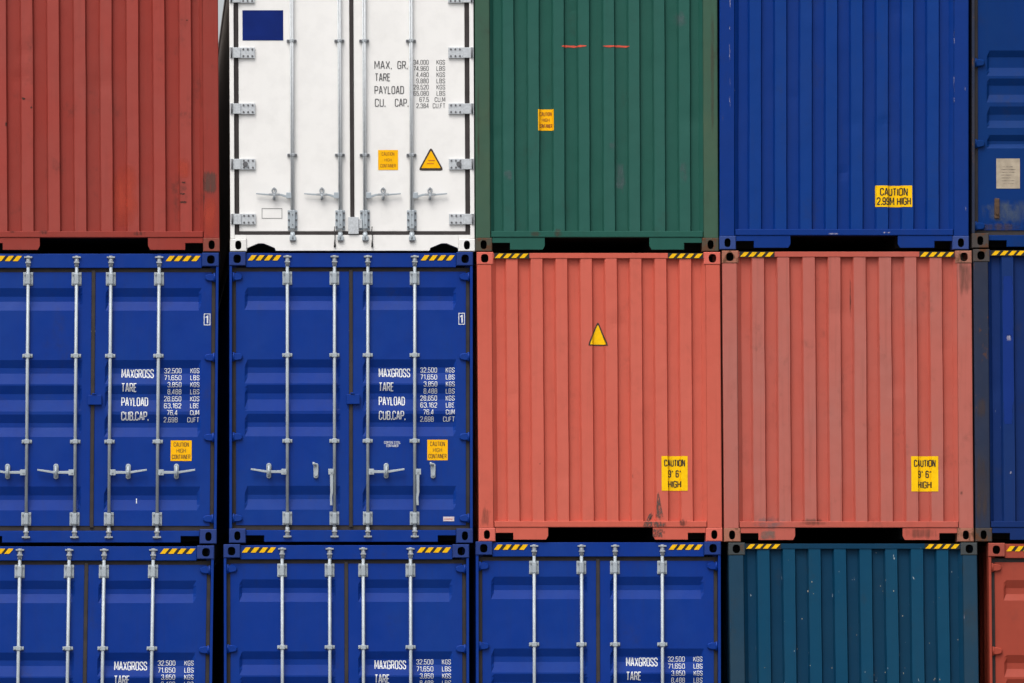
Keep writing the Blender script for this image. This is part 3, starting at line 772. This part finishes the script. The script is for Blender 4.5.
M['rust_wash'] = worn_patch('rust_wash', (0.085, 0.055, 0.040), lo=0.28, hi=0.56, scale=(24, 24, 3), op=0.42, e0=0.22)
M['pale_scuff'] = worn_patch('pale_scuff', (0.12, 0.15, 0.165), lo=0.30, hi=0.62, scale=(14, 14, 9), op=0.40)

# ================================================================== top row
# dark red
SHR = 0.006
r, C, P, H = corrugated_container('shipping_container', 'dark red corrugated container left of the white container, its right post scuffed grey', -33.5, 218, -39.5, 251.5,
                                  (M['red'], M['red'], M['red_cast']), 0.264, 0.112, M['red_rub_lit'], 0.165, SHR, 1)
def R(fn, px0, px1, py0, py1, *a, **k):                # rectangle in photo units -> local
    x0, z1 = P(px0, py0); x1, z0 = P(px1, py1); return fn(r, C, x0, x1, z0, z1, *a, **k)
R(mark, 201, 218, 170, 195, M['grime']); R(mark, 200.5, 206, 165, 232, M['dark_smear']); R(mark, 203, 217, 198, 236, M['fresh_red'], name='touch_up_paint')
R(mark, 112, 138, 165, 226, M['fresh_red'], name='touch_up_paint'); R(mark, 178, 190, 158, 178, M['fresh_red'], name='touch_up_paint')
for a in ((181, 187, 181, 183.5), (179, 186, 192.5, 195), (179, 188, 200.5, 203.5), (21, 26, 97, 100), (30, 32.5, 106, 109), (5, 7.5, 121, 127), (185, 188.5, 19, 21)):
    R(mark, *a, M['chip'], name='paint_chip')
for a in ((38, 50, 228, 236), (130, 148, 230, 237), (8, 16, 229, 234)): R(mark, *a, M['dark_smear'])
finish(r, SHR, H)

# bottle green
SHR = 0.004
r, C, P, H = corrugated_container('shipping_container', 'bottle green corrugated container with two short red paint lines, right of the white container', 474.5, 717.5, -39.5, 251.3,
                                  (M['green'], M['green_post'], M['green_cast']), 0.2515, 0.105, M['green_rub_lit'], 0.155, SHR, 2)
x0, z1 = P(538, 109); x1, z0 = P(553.8, 130.2); w, hh, cx = x1-x0, z1-z0, (x0+x1)/2
sign(r, C, x0, x1, z0, z1, [('CAUTION', cx, z0+hh*.78, hh*.18, w*.78), ('HIGH', cx, z0+hh*.5, hh*.16, w*.5), ('CONTAINER', cx, z0+hh*.22, hh*.18, w*.84)], 'yellow', 'faint_ink', 'caution_sticker')
for a, b in ((562, 586.5), (603, 629.5)):
    pts = [P(a+(b-a)*i/8, 46+0.25*math.sin(i*1.1+a)) for i in range(9)]
    scratch(r, C, pts, 0.024, M['red_mark'], 'red_paint_line', 0.003)
R(mark, 672, 688, 10, 32, M['pale_scuff']); R(mark, 614, 628, 158, 196, M['pale_scuff']); R(mark, 678, 690, 160, 185, M['pale_scuff']); R(mark, 503, 514, 168, 182, M['pale_scuff'])
R(mark, 553, 563, 228, 238, M['rust_wash']); R(mark, 530, 542, 231, 237, M['rust_wash']); R(mark, 608, 617, 140, 152, M['pale_scuff'])
for a in ((477, 480, 60, 200), (710, 715, 0, 140)): R(mark, *a, M['rust_wash'])
finish(r, SHR, H)

# deep blue
SHR = 0.0
r, C, P, H = corrugated_container('shipping_container', 'deep blue corrugated container with wide yellow height sign, above the faded salmon one', 719.5, 969, -41, 249.4,
                                  (M['navy'], M['navy'], M['navy_cast']), 0.254, 0.112, M['navy_rub_lit'], 0.157, SHR, 3)
x0, z1 = P(875.5, 185.5); x1, z0 = P(912.2, 206.8); w, hh, cx = x1-x0, z1-z0, (x0+x1)/2
sign(r, C, x0, x1, z0, z1, [('CAUTION', cx, z0+hh*.71, hh*.36, w*.76), ('2.99M HIGH', cx, z0+hh*.27, hh*.36, w*.93)])
for px, runs in ((729, ((-20, 20), (24, 34), (37, 70), (74, 88), (92, 112))), (954, ((-10, 24), (26, 48), (63, 113)))):
    for a, b in runs:
        scratch(r, C, [P(px+random.uniform(-.5, .5)+(0 if px > 900 else (k*0.25)), a+(b-a)*k/7) for k in range(8)], 0.011, M['chalk'])
scratch(r, C, [P(722.5, 122), P(723, 118), P(723.6, 113)], 0.014, M['chalk']); scratch(r, C, [P(965, 85), P(965.3, 92)], 0.02, M['chalk']); scratch(r, C, [P(966, 205), P(965.4, 213)], 0.02, M['chalk'])
R(mark, 826, 842, 232.5, 235, M['chalk']); R(mark, 880, 893, 231.5, 233.5, M['chalk'])
finish(r, SHR, H)

# ================================================================== middle row, right
SHR = 0.0075
r, C, P, H = corrugated_container('shipping_container', 'bright salmon corrugated container with yellow triangle and yellow 9\'6\' sign', 476.8, 720.3, 252, 541.3,
                                  (M['salmon'], M['salmon'], M['salmon_cast']), 0.2476, 0.112, M['salmon_rub_lit'], 0.155, SHR, 4)
def height_sign(px0, px1, py0, py1):
    x0, z1 = P(px0, py0); x1, z0 = P(px1, py1); w, hh, cx = x1-x0, z1-z0, (x0+x1)/2
    sign(r, C, x0, x1, z0, z1, [('CAUTION', cx, z0+hh*.80, hh*.20, w*.80), ("9' 6'", cx, z0+hh*.49, hh*.21, w*.50), ('HIGH', cx, z0+hh*.19, hh*.20, w*.50)])
height_sign(661.5, 687.8, 456, 490.7)
tri = [P(588.6, 345.4), P(607.9, 345.6), P(607.0, 342), P(599.4, 323.2), P(598.2, 322.3), P(597.2, 323.2), P(589.2, 342)]
tri2 = [P(590.4, 344.3), P(606.0, 344.4), P(605.3, 342), P(598.9, 325.6), P(598.2, 324.9), P(597.6, 325.6), P(590.9, 342)]
decal('warning_triangle', [(poly_sheet(tri), 0, 0), (poly_sheet(tri2), 1, 0.0015)], [M['border'], M['yellow_sign']], r, C.depth, C.folds)
decal('scuff_mark', [(poly_sheet([P(655.5, 520), P(664, 521), P(661.5, 508), P(658.8, 492), P(657.6, 489), P(657.2, 497)]), 0, 0)], M['scrape'], r, C.depth, C.folds, off=0.0022)
for k in range(7):
    a = random.uniform(643, 652); scratch(r, C, [P(a+2.2*t_-random.uniform(0, .6), 524-t_*random.uniform(3, 5)) for t_ in range(4)], 0.012, M['scrape'], 'scuff_mark')
R(mark, 641, 669, 521, 527.5, M['scrape'])
R(mark, 652, 664, 528, 538, M['scrape']); R(mark, 676, 690, 517, 528, M['dark_smear'])
for a in ((631, 634, 472, 480), (537, 542, 462.5, 465), (689, 692, 516, 519), (719, 721, 506, 511), (652, 657, 531, 536), (662, 666, 530, 535)):
    R(mark, *a, M['dark_smear'], name='paint_chip')
R(mark, 480, 491, 505, 528, M['rust_wash'])
finish(r, SHR, H)

SHR = 0.0075
r, C, P, H = corrugated_container('shipping_container', 'faded salmon pink corrugated container with dirty posts, under the deep blue one', 722, 971.8, 250.6, 541.7,
                                  (M['pink'], M['pink_post'], M['pink_cast']), 0.254, 0.117, M['pink_post'], 0.155, SHR, 5)
height_sign(911, 938.6, 456.2, 491.4)
R(mark, 849.5, 852.5, 256, 330, M['dark_smear'], name='dirt_streak'); R(mark, 759, 777, 530, 540, M['worn_grey'])
R(mark, 750, 790, 515, 531, M['pale_scuff']); R(mark, 800, 830, 518, 526, M['rust_wash']); R(mark, 957, 971, 254, 300, M['rust_wash']); R(mark, 905, 938, 527, 539, M['rust_wash'])
for a in ((958, 964, 490, 496),): R(mark, *a, M['dark_smear'])
finish(r, SHR, H)

SHR = 0.0085
r, C, P, H = corrugated_container('shipping_container', 'worn blue corrugated container with a rust-grown grey post, above the orange container', 973.2, 1217, 249.2, 541.5,
                                  (M['worn_blue'], M['worn_blue_post'], M['worn_blue_cast']), 0.250, 0.112, M['worn_blue_rub_lit'], 0.155, SHR, 6)
R(mark, 1002.5, 1014.2, 276, 424, M['fresh_blue'], name='touch_up_paint')
for a in ((1006, 1012, 333, 343), (1009, 1013, 470, 475)): R(mark, *a, M['chalk'])
R(mark, 975, 988, 395, 420, M['rust_wash']); R(mark, 975, 989, 450, 530, M['rust_wash'])
finish(r, SHR, H)

# bottom row, right
SHR = 0.014
r, C, P, H = corrugated_container('shipping_container', 'dark teal corrugated container flecked with white chips, under the faded salmon one', 728.5, 977.2, 542.6, 835,
                                  (M['teal'], M['teal_post'], M['teal_cast']), 0.256, 0.118, M['teal_rub_lit'], 0.155, SHR, 7)
rs = random.Random(3)
for k in range(22):
    px, py = rs.uniform(745, 966), 560+120*math.sqrt(rs.random()); s_ = rs.uniform(.35, .8)
    R(mark, px, px+s_, py, py+s_*rs.uniform(1, 2.4), M['label_paper'], name='paint_chip', nx=1, nz=1)
scratch(r, C, [P(964, 612), P(964.3, 616), P(963.9, 621)], 0.009, M['chalk'])
finish(r, SHR, H)

# ================================================================== blue door containers
GB = None
WB, HB = 2.44, 2.91
def place(o, px_l, px_r, py_bot, sh):
    o.location = ((((px_l+px_r)/2)-134)*PX, 0, (835-py_bot)*PX)
    o.scale = ((px_r-px_l)*PX/WB, 1, 1)
    shear(o, sh, HB)
# plain one first: the bottom row's, then copied
proto, S, doors = door_container('shipping_container', 'blue double-door container below the bright salmon container with the triangle', WB, HB, (0, 0, 0),
                                 (M['blue'], M['blue'], M['blue_cast']))
door_sticker(doors[1], S, 0.765, 0.97, HB-2.08, HB-1.875)
place(proto, 475.8, 721, 832.5, 0.002)
low = ((223.6, 469.2, 835.3, 0.002, 'blue double-door container in the bottom row, below the blue one with two hanging handles'),
       (-41, 214.3, 836.5, -0.014, 'blue double-door container in the bottom left corner, below the blue one with level handles'))
for a, b, c, sh, lab in low:
    o = dup_tree(proto); o['label'] = lab; place(o, a, b, c, sh)
o = dup_tree(proto); o['label'] = 'blue double-door container under the dark red one, all its handles level'
place(o, -31.5, 219.0, 543.7, -0.008)
one = boxed_one([c for c in o.children if c.name.startswith('door.') or c.name == 'door'][1], S, HB)
scr = paint
def dscr(door, x, v0, v1, S_=S, w=0.008):
    return decal('paint_scratch', [(sheet(x, x+w, HB-v1, HB-v0), 0, 0)], M['white_ink'], door, S_.depth)
od = [c for c in o.children if c.name.split('.')[0] == 'door']
dscr(od[1], 0.432, 2.455, 2.505)

# the one under the white container: two handles hang down
r1, S1, d1 = door_container('shipping_container', 'blue double-door container under the white container, two of its handles hanging down', WB, HB, (0, 0, 0),
                            (M['blue'], M['blue'], M['blue_cast']), handles=('flat', 'down', 'flat', 'down'), seed=1)
boxed_one(d1[1], S1, HB)
door_sticker(d1[1], S1, 0.765, 0.97, HB-2.08, HB-1.875)
decals('steel_notice', [(text_mesh('CORTEN STEEL', 0.415, HB-1.903, 0.026, 0.165, 'C'), 0, 0), (text_mesh('CONTAINER', 0.415, HB-1.935, 0.026, 0.12, 'C'), 0, 0)],
      M['white_ink'], d1[1], S1.depth)
decal('small_label', [(sheet(0.925, 1.035, HB-2.69, HB-2.645), 0, 0), (sheet(0.935, 1.02, HB-2.672, HB-2.665), 1, 0.0012)], [M['label_white'], M['label_red']], d1[1], S1.depth)
place(r1, 229.3, 473.0, 543, 0.0)

for q in (proto, o, r1): pass
blue_roots = [q for q in bpy.data.objects if q.type == 'EMPTY' and q.name.split('.')[0] == 'shipping_container' and 'blue double-door' in q['label']]
for q in blue_roots: q['group'] = 'blue double-door containers'

# ================================================================== orange and old blue door containers on the right
r2, S2, d2 = door_container('shipping_container', 'brick orange container with doors in the bottom right corner', WB, HB, (0, 0, 0),
                            (M['orange'], M['orange'], M['orange_cast']), seed=3, hinge_v=(0.245, 1.08, 1.846, 2.66), text=False,
                            recs=[(.37, .45, .51, .575), (1.12, 1.20, 1.26, 1.34), (1.36, 1.44, 1.5, 1.58), (1.62, 1.7, 1.76, 1.84), (2.336, 2.425, 2.47, 2.575)])
r2.location = ((988.5+122-134)*PX, 0, 0.01); shear(r2, 0.010, HB)

r3, S3, d3 = door_container('shipping_container', 'old blue louvred-door container with a weathered beige label, above the worn blue one', WB, HB, (0, 0, 0),
                            (M['old_blue'], M['worn_blue_post'], M['worn_blue_cast']), seed=5, text=False, handles=('none',)*4, hinge_v=(0.245, 1.055, 1.865, 2.69),
                            recs=[(.93, .995, 1.10, 1.185), (1.21, 1.28, 1.37, 1.45), (1.49, 1.57, 1.63, 1.705), (1.775, 1.835, 1.865, 1.91)])
r3.location = ((972+122-134)*PX, 0, (835-247.8)*PX); shear(r3, 0.001, HB)
L3 = lambda px, py: ((px-134)*PX-r3.location.x, (835-py)*PX-r3.location.z)
def on3(name, mat, px0, px1, py0, py1, parent=None, n=4):
    x0, z1 = L3(px0, py0); x1, z0 = L3(px1, py1)
    return decal(name, [(sheet(x0, x1, z0, z1, n, n), 0, 0)], mat, parent or d3[0], S3.depth, (), S3.zs)
lab = on3('weathered_label', M['label_paper'], 997, 1020.6, 158, 188)
x0, z1 = L3(999, 160)
decal('lettering', [(sheet(x0+0.01, x0+0.01+random.uniform(.10, .18), z1-0.03-i*0.028-0.008, z1-0.03-i*0.028), 0, 0.0015) for i in range(9)], M['worn_grey'], lab, S3.depth)
on3('scuff_mark', M['pale_scuff'], 976, 1040, 197, 226); on3('rust_stain', M['rust_wash'], 974, 1024, 222, 231)
x0, z1 = L3(995, 198); x1, z0 = L3(1000, 218)
mb = MB(); mb.box(x0, x1, 0.045, 0.064, z0, z1, bev=0.004); mb.tube(((x0+x1)/2, 0.045, z0+0.05), ((x0+x1)/2, 0.03, z0+0.05), 0.014, 8); mb.build('rusty_catch', M['rust_steel'], d3[0])

# ================================================================== white refrigerated container
W, H = 2.448, 2.905
XL = 228.8; PB = 251.3
rw = thing('shipping_container', 'white container with steel-hinged doors and a blue square, between dark red and green', 'shipping container', ((XL+122.4-134)*PX, 0, (835-PB)*PX))
h = W/2
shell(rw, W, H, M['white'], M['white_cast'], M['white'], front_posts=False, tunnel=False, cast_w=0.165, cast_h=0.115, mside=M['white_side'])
Lw = lambda px, py: ((px-134)*PX-rw.location.x, (835-py)*PX-rw.location.z)
class Flat:
    @staticmethod
    def depth(x, z): return 0.040+0.0012*noise.noise(Vector((x*1.3, z*1.1, 2.0)))
for s in (-1, 1):
    mb = MB(); mb.box(*sorted((s*(h-0.003), s*(h-0.045))), 0.012, 0.16, 0.128, H-0.117, bev=0.005); mb.build('corner_post', M['white'], rw)
mb = MB(); mb.box(-h+0.167, h-0.167, 0.014, 0.16, H-0.150, H-0.008, bev=0.005); mb.build('door_header', M['white'], rw)
# sill with two arched pockets
a = h-0.167
def arch(c, half, top):
    return [(c-half, 0.008), (c-half*0.92, top*0.45), (c-half*0.18, top), (c+half*0.18, top), (c+half*0.92, top*0.45), (c+half, 0.008)]
mb = MB()
pts = [(-a, 0.165), (-a, 0.008)]
for c in (-0.915, 0.915): pts += arch(c, 0.148, 0.082)
pts += [(a, 0.008), (a, 0.165)]
b = bmesh.new(); fr = b.faces.new([b.verts.new((x, 0.014, z)) for x, z in pts]); e = bmesh.ops.extrude_face_region(b, geom=[fr])
for v in [v for v in e['geom'] if isinstance(v, bmesh.types.BMVert)]: v.co.y = 0.10
bmesh.ops.triangulate(b, faces=[f for f in b.faces if len(f.verts) > 4])
mb.merge(b); mb.build('door_sill', M['white'], rw)
mb = MB()
for s in (-1, 1): mb.box(*sorted((s*(h-0.165), s*(h-0.046))), 0.0145, 0.10, 0.1275, 0.1655)
mb.build('sill_corner', M['white'], rw)
zd0, zd1 = 0.205, H-0.190
mb = MB()
gx = h-0.047
for s in (-1, 1): mb.box(*sorted((s*gx, s*(gx-0.042))), 0.032, 0.08, zd0-0.037, zd1+0.035, bev=0.006)
mb.box(-gx+0.043, gx-0.043, 0.033, 0.08, zd0-0.035, zd0-0.003, bev=0.006); mb.box(-gx+0.043, gx-0.043, 0.033, 0.08, zd1+0.003, zd1+0.035, bev=0.006)
mb.box(-0.018, 0.019, 0.030, 0.08, zd0-0.001, zd1+0.001, bev=0.006)
mb.build('door_gasket', M['rubber'], rw)
wd = []
for s in (-1, 1):
    xa, xb = (-gx+0.046, -0.021) if s < 0 else (0.022, gx-0.046)
    mb = MB(); n1, n2 = 10, 24
    g = [[mb.bm.verts.new((xa+(xb-xa)*i/n1, Flat.depth(xa+(xb-xa)*i/n1, zd0+(zd1-zd0)*j/n2), zd0+(zd1-zd0)*j/n2)) for i in range(n1+1)] for j in range(n2+1)]
    for j in range(n2):
        for i in range(n1): mb.bm.faces.new((g[j][i], g[j][i+1], g[j+1][i+1], g[j+1][i]))
    d = mb.build('door', M['white'], rw, normals=False)
    mb = MB(); 
    wd.append(d)
    for py in (-2.8, 52.5, 108.5, 164, 219):
        z = Lw(0, py)[1]
        mb = MB()
        xo = -h+0.006; pts = (xo+0.045, xo+0.247)
        q = lambda v: v if s < 0 else -v
        mb.box(*sorted((q(xo+0.03), q(xo+0.105))), 0.006, 0.036, z-0.052, z+0.052, bev=0.004)
        mb.box(*sorted((q(xo+0.105), q(xo+0.250))), 0.018, 0.0365, z-0.054, z+0.054, bev=0.003)
        mb.box(*sorted((q(xo-0.001), q(xo+0.030))), 0.002, 0.011, z-0.054, z+0.054, bev=0.002)
        mb.mi = 1
        mb.tube((q(xo+0.016), -0.004, z-0.050), (q(xo+0.016), -0.004, z+0.050), 0.008, 8)
        for bx in (0.135, 0.180, 0.225):
            for bz in (-0.034, 0.034): mb.tube((q(xo+bx), 0.018, z+bz), (q(xo+bx), 0.012, z+bz), 0.010, 8)
        if py == 164: mb.tube((q(xo+0.150), 0.018, z), (q(xo+0.150), 0.004, z), 0.026, 12)
        mb.build('hinge', [M['hinge_steel'], M['bolt']], d)
# locking bars
for px, s, tip in ((291.3, -1, 255), (339, -1, 303), (363.8, 1, 399.7), (410.6, 1, 446)):
    x = Lw(px, 0)[0]
    mb = MB(); mb.tube((x, 0.010, 0.12), (x, 0.010, H-0.06), 0.0195, 14); rr = mb.build('lock_rod', M['pale_steel'], rw)
    mb = MB(); mb.tube((x-0.006*1, -0.0105, 0.25), (x-0.006, -0.0105, H-0.3), 0.004, 6); mb.build('rod_edge', M['steel_dull'], rr)
    for py in (40.6, 154.8):
        z = Lw(0, py)[1]; mb = MB(); mb.box(x-0.050, x+0.050, 0.026, 0.0385, z-0.014, z+0.014, bev=0.004)
        mb.box(x-0.023, x+0.023, -0.012, 0.026, z-0.016, z+0.016, bev=0.006)
        mb.mi = 1
        for k in (-1, 1): mb.tube((x+k*0.036, 0.026, z), (x+k*0.036, 0.012, z), 0.012, 8)
        mb.build('rod_guide', [M['steel_dull'], M['bolt']], rr)
    for pa, pb in ((210, 229.8), (-34, -15)):
        z1 = Lw(0, pa)[1]; z0 = Lw(0, pb)[1]; mb = MB()
        mb.box(x-0.048, x+0.048, 0.026, 0.0385, z0, z1, bev=0.004); mb.box(x-0.024, x+0.024, -0.014, 0.026, z0+0.01, z1-0.002, bev=0.007)
        mb.mi = 1
        for k in (-1, 1):
            for t in (0.15, 0.5, 0.85): mb.tube((x+k*0.037, 0.026, z0+(z1-z0)*t), (x+k*0.037, 0.016, z0+(z1-z0)*t), 0.0095, 8)
        for t in (0.25, 0.75): mb.tube((x, -0.014, z0+(z1-z0)*t), (x, -0.018, z0+(z1-z0)*t), 0.006, 6)
        mb.build('rod_bracket', [M['steel'], M['bolt']], rr)
    mb = MB(); z = Lw(0, 237.5)[1]
    mb.tube((x, 0.010, z-0.02), (x, 0.010, z+0.05), 0.024, 12); mb.box(x-0.030, x+0.034, -0.012, 0.013, z-0.030, z+0.012, bev=0.006); mb.mi = 1
    mb.box(x-0.022, x+0.026, -0.008, 0.0125, z-0.042, z-0.031)
    mb.build('cam_keeper', [M['steel'], M['bolt']], rr)
    hz = Lw(0, 195)[1]; xt = Lw(tip, 0)[0]
    mb = MB(); mb.box(*sorted((x+s*0.010, x+s*0.062)), -0.006, 0.014, hz-0.034, hz+0.026, bev=0.005)
    mb.prism([(x+s*0.05, hz-0.006), (x+s*0.11, hz+0.012), (x+s*0.24, hz+0.013), (xt, hz+0.020), (xt, hz+0.008), (x+s*0.24, hz-0.004), (x+s*0.12, hz-0.006), (x+s*0.06, hz-0.026)], -0.004, 0.010, bev=0.002)
    mb.build('lock_handle', M['steel'], rr)
    xc = x+s*0.183; mb = MB(); cz = hz+0.006
    ring = [(xc+0.020*math.cos(t), 0.000, cz+0.036+0.026*math.sin(t)) for t in [i*math.pi/6 for i in range(13)]]
    mb.path(ring, 0.0075, 6); mb.box(xc-0.055, xc+0.055, -0.014, -0.005, cz-0.013, cz+0.009, bev=0.003); mb.tube((xc, 0.036, cz-0.04), (xc, -0.008, cz-0.035), 0.016, 8)
    mb.tube((xc, 0.038, cz+0.06), (xc, -0.006, cz+0.06), 0.011, 8); mb.tube((xc, -0.008, cz-0.045), (xc, -0.008, cz+0.0), 0.010, 6)
    mb.build('handle_catch', M['steel_dull'], rr)
# lock plate over the centre joint, tie cords
x0, z1 = Lw(347, 217); x1, z0 = Lw(357.3, 234)
mb = MB(); mb.box(x0, x1, -0.004, 0.029, z0, z1, bev=0.004); mb.box(x1+0.002, x1+0.036, 0.010, 0.037, z0+0.06, z1-0.02, bev=0.003); mb.build('lock_plate', M['hinge_steel'], wd[1])
for px in (333.4, 370.8):
    xa = Lw(px, 0)[0]; za = Lw(0, 226.5)[1]; zb = Lw(0, 247)[1]
    mb = MB(); mb.path([(xa, 0.002, za), (xa-0.004, -0.002, za-0.05), (xa+0.003, -0.002, za-0.10), (xa, 0.004, zb+0.06)], 0.0045, 6); mb.tube((xa, 0.004, zb+0.065), (xa, 0.004, zb), 0.005, 8, 0.011); mb.build('tie_cord', M['cable'], rw)
# stickers and lettering
def wsheet(px0, px1, py0, py1, n=2):
    x0, z1 = Lw(px0, py0); x1, z0 = Lw(px1, py1); return sheet(x0, x1, z0, z1, n, n)
decal('blue_square', [(wsheet(242.2, 283, 9.8, 40, 4), 0, 0)], M['emblem_blue'], wd[0], Flat.depth)
stk = decal('caution_sticker', [(wsheet(377.3, 397.2, 149.6, 169.6), 0, 0)], M['yellow'], wd[1], Flat.depth)
cx, cz = Lw(387.2, 159.6)
decals('lettering', [(text_mesh('CAUTION', cx, cz+0.060, 0.034, 0.125, 'C'), 0, 0.0015), (text_mesh('HIGH', cx, cz, 0.030, 0.07, 'C'), 0, 0.0015), (text_mesh('CONTAINER', cx, cz-0.058, 0.034, 0.155, 'C'), 0, 0.0015)], M['faint_ink'], stk, Flat.depth)
def rtri(cx, cz, hw, hh, r_):
    P3 = [Vector((cx-hw, cz-hh)), Vector((cx+hw, cz-hh)), Vector((cx, cz+hh))]
    out = []
    for i in range(3):
        p, a_, b_ = P3[i], P3[i-1], P3[(i+1) % 3]
        da, db = (a_-p).normalized(), (b_-p).normalized()
        s0, s1 = p+da*r_, p+db*r_
        for t in (0, .25, .5, .75, 1): out.append(tuple((1-t)**2*s0+2*t*(1-t)*p+t*t*s1))
    return out
cx, cz = Lw(430.2, 158.4)
decal('warning_triangle', [(poly_sheet(rtri(cx, cz, 0.128, 0.118, 0.035)), 0, 0), (poly_sheet(rtri(cx, cz-0.006, 0.098, 0.088, 0.012)), 1, 0.0012),
                           (sheet(cx-0.028, cx+0.038, cz-0.022, cz-0.013), 2, 0.0024), (sheet(cx-0.040, cx+0.028, cz-0.052, cz-0.044), 2, 0.0024)],
      [M['border'], M['yellow'], M['orange_ink']], wd[1], Flat.depth)
t = 0.45
x = [(260.6, 281, 208, 208+t), (260.6, 281, 218.2-t, 218.2), (260.6, 260.6+t, 208+t, 218.2-t), (281-t, 281, 208+t, 218.2-t)]
decal('data_plate', [(wsheet(*q, 1), 0, 0) for q in x], M['grey_ink'], wd[0], Flat.depth)
PT = []
for body, py, x0_, x1_ in (('MAX.', 64.6, 374, 391.5), ('GR.', 64.6, 397, 407.3), ('TARE', 76.9, 374.5, 390), ('PAYLOAD', 89.6, 374, 403.5), ('CU.', 102.3, 374.3, 385), ('CAP.', 102.3, 394.3, 408)):
    xx, zz = Lw(x0_, py); PT.append((text_mesh(body, xx, zz, 0.080, (x1_-x0_)*PX, 'L'), 0, 0))
for i, (n, u) in enumerate((('34.000', 'KGS'), ('74.960', 'LBS'), ('4.480', 'KGS'), ('9.880', 'LBS'), ('29.520', 'KGS'), ('65.080', 'LBS'), ('67.5', 'CU.M'), ('2.384', 'CU.FT'))):
    xx, zz = Lw(428.3, 61.8+6.22*i); PT.append((text_mesh(n, xx, zz, 0.047, {6: .152, 5: .125, 4: .095}[len(n)], 'R'), 0, 0))
    xx, zz = Lw(444.7, 61.8+6.22*i); PT.append((text_mesh(u, xx, zz, 0.047, {3: .086, 4: .105, 5: .125}[len(u)], 'R'), 0, 0))
decals('capacity_lettering', PT, M['grey_ink'], wd[1], Flat.depth)
shear(rw, 0.005, H)

# ================================================================== ground
mg = bpy.data.materials.new('worn_yard_paving'); tt = nt(mg); N = tt.nodes; L = tt.links
out = N.new('ShaderNodeOutputMaterial'); p = N.new('ShaderNodeBsdfPrincipled'); L.new(p.outputs[0], out.inputs[0])
geo = N.new('ShaderNodeNewGeometry'); n1 = N.new('ShaderNodeTexNoise'); n1.inputs['Scale'].default_value = 0.35; n1.inputs['Detail'].default_value = 9; n1.inputs['Roughness'].default_value = 0.7
L.new(geo.outputs['Position'], n1.inputs['Vector']); rp = N.new('ShaderNodeValToRGB')
rp.color_ramp.elements[0].color = (0.075, 0.074, 0.072, 1); rp.color_ramp.elements[1].color = (0.14, 0.137, 0.132, 1)
rp.color_ramp.elements[0].position = 0.35; rp.color_ramp.elements[1].position = 0.65
L.new(n1.outputs[0], rp.inputs[0]); L.new(rp.outputs[0], p.inputs['Base Color']); p.inputs['Roughness'].default_value = 0.85
mb = MB(); mb.quad((-1500, -1500, -0.004), (1500, -1500, -0.004), (1500, 1500, -0.004), (-1500, 1500, -0.004))
gr = mb.build('ground', mg); gr['kind'] = 'structure'
for v in gr.data.polygons: pass

# ================================================================== light
EL, AZ = math.radians(58), math.radians(-30)     # azimuth measured from straight behind the camera, negative = from the left
w = bpy.data.worlds.new('World'); SC.world = w; w.use_nodes = True
wt = w.node_tree; wt.nodes.clear()
wo = wt.nodes.new('ShaderNodeOutputWorld'); bg = wt.nodes.new('ShaderNodeBackground'); sky = wt.nodes.new('ShaderNodeTexSky')
sky.sky_type = 'NISHITA'; sky.sun_disc = False; sky.sun_elevation = EL; sky.sun_rotation = math.pi - AZ
sky.air_density = 1.0; sky.dust_density = 5.0; sky.ozone_density = 1.0
hs = wt.nodes.new('ShaderNodeHueSaturation'); hs.inputs['Saturation'].default_value = 0.25     # cloud veil: nearly colourless sky
wt.links.new(sky.outputs[0], hs.inputs['Color']); wt.links.new(hs.outputs[0], bg.inputs[0]); bg.inputs[1].default_value = 0.15
wt.links.new(bg.outputs[0], wo.inputs[0])
sl = bpy.data.lights.new('overcast_sun', 'SUN'); sl.energy = 1.2; sl.angle = math.radians(32); sl.color = (1.0, 0.95, 0.88)
so = bpy.data.objects.new('overcast_sun', sl); COL.objects.link(so)
dirv = Vector((-math.sin(AZ)*math.cos(EL), math.cos(AZ)*math.cos(EL), -math.sin(EL)))
so.rotation_euler = dirv.to_track_quat('-Z', 'Y').to_euler(); so.location = (0, -20, 20)

# ================================================================== camera
D = 55.0
cd = bpy.data.cameras.new('camera'); co = bpy.data.objects.new('camera', cd); COL.objects.link(co)
co.location = (0, -D, 1.70); co.rotation_euler = (math.radians(90), 0, 0)
cd.sensor_width = 36; cd.lens = 36*D/10.24
cd.shift_x = (512-134)/1024; cd.shift_y = (665-341.5)/1024
cd.clip_start = 0.5; cd.clip_end = 5000
SC.camera = co
SC.view_settings.view_transform = 'Standard'; SC.view_settings.look = 'None'
SC.view_settings.exposure = 0.38; SC.view_settings.gamma = 1.0
SC.cycles.filter_width = 1.5
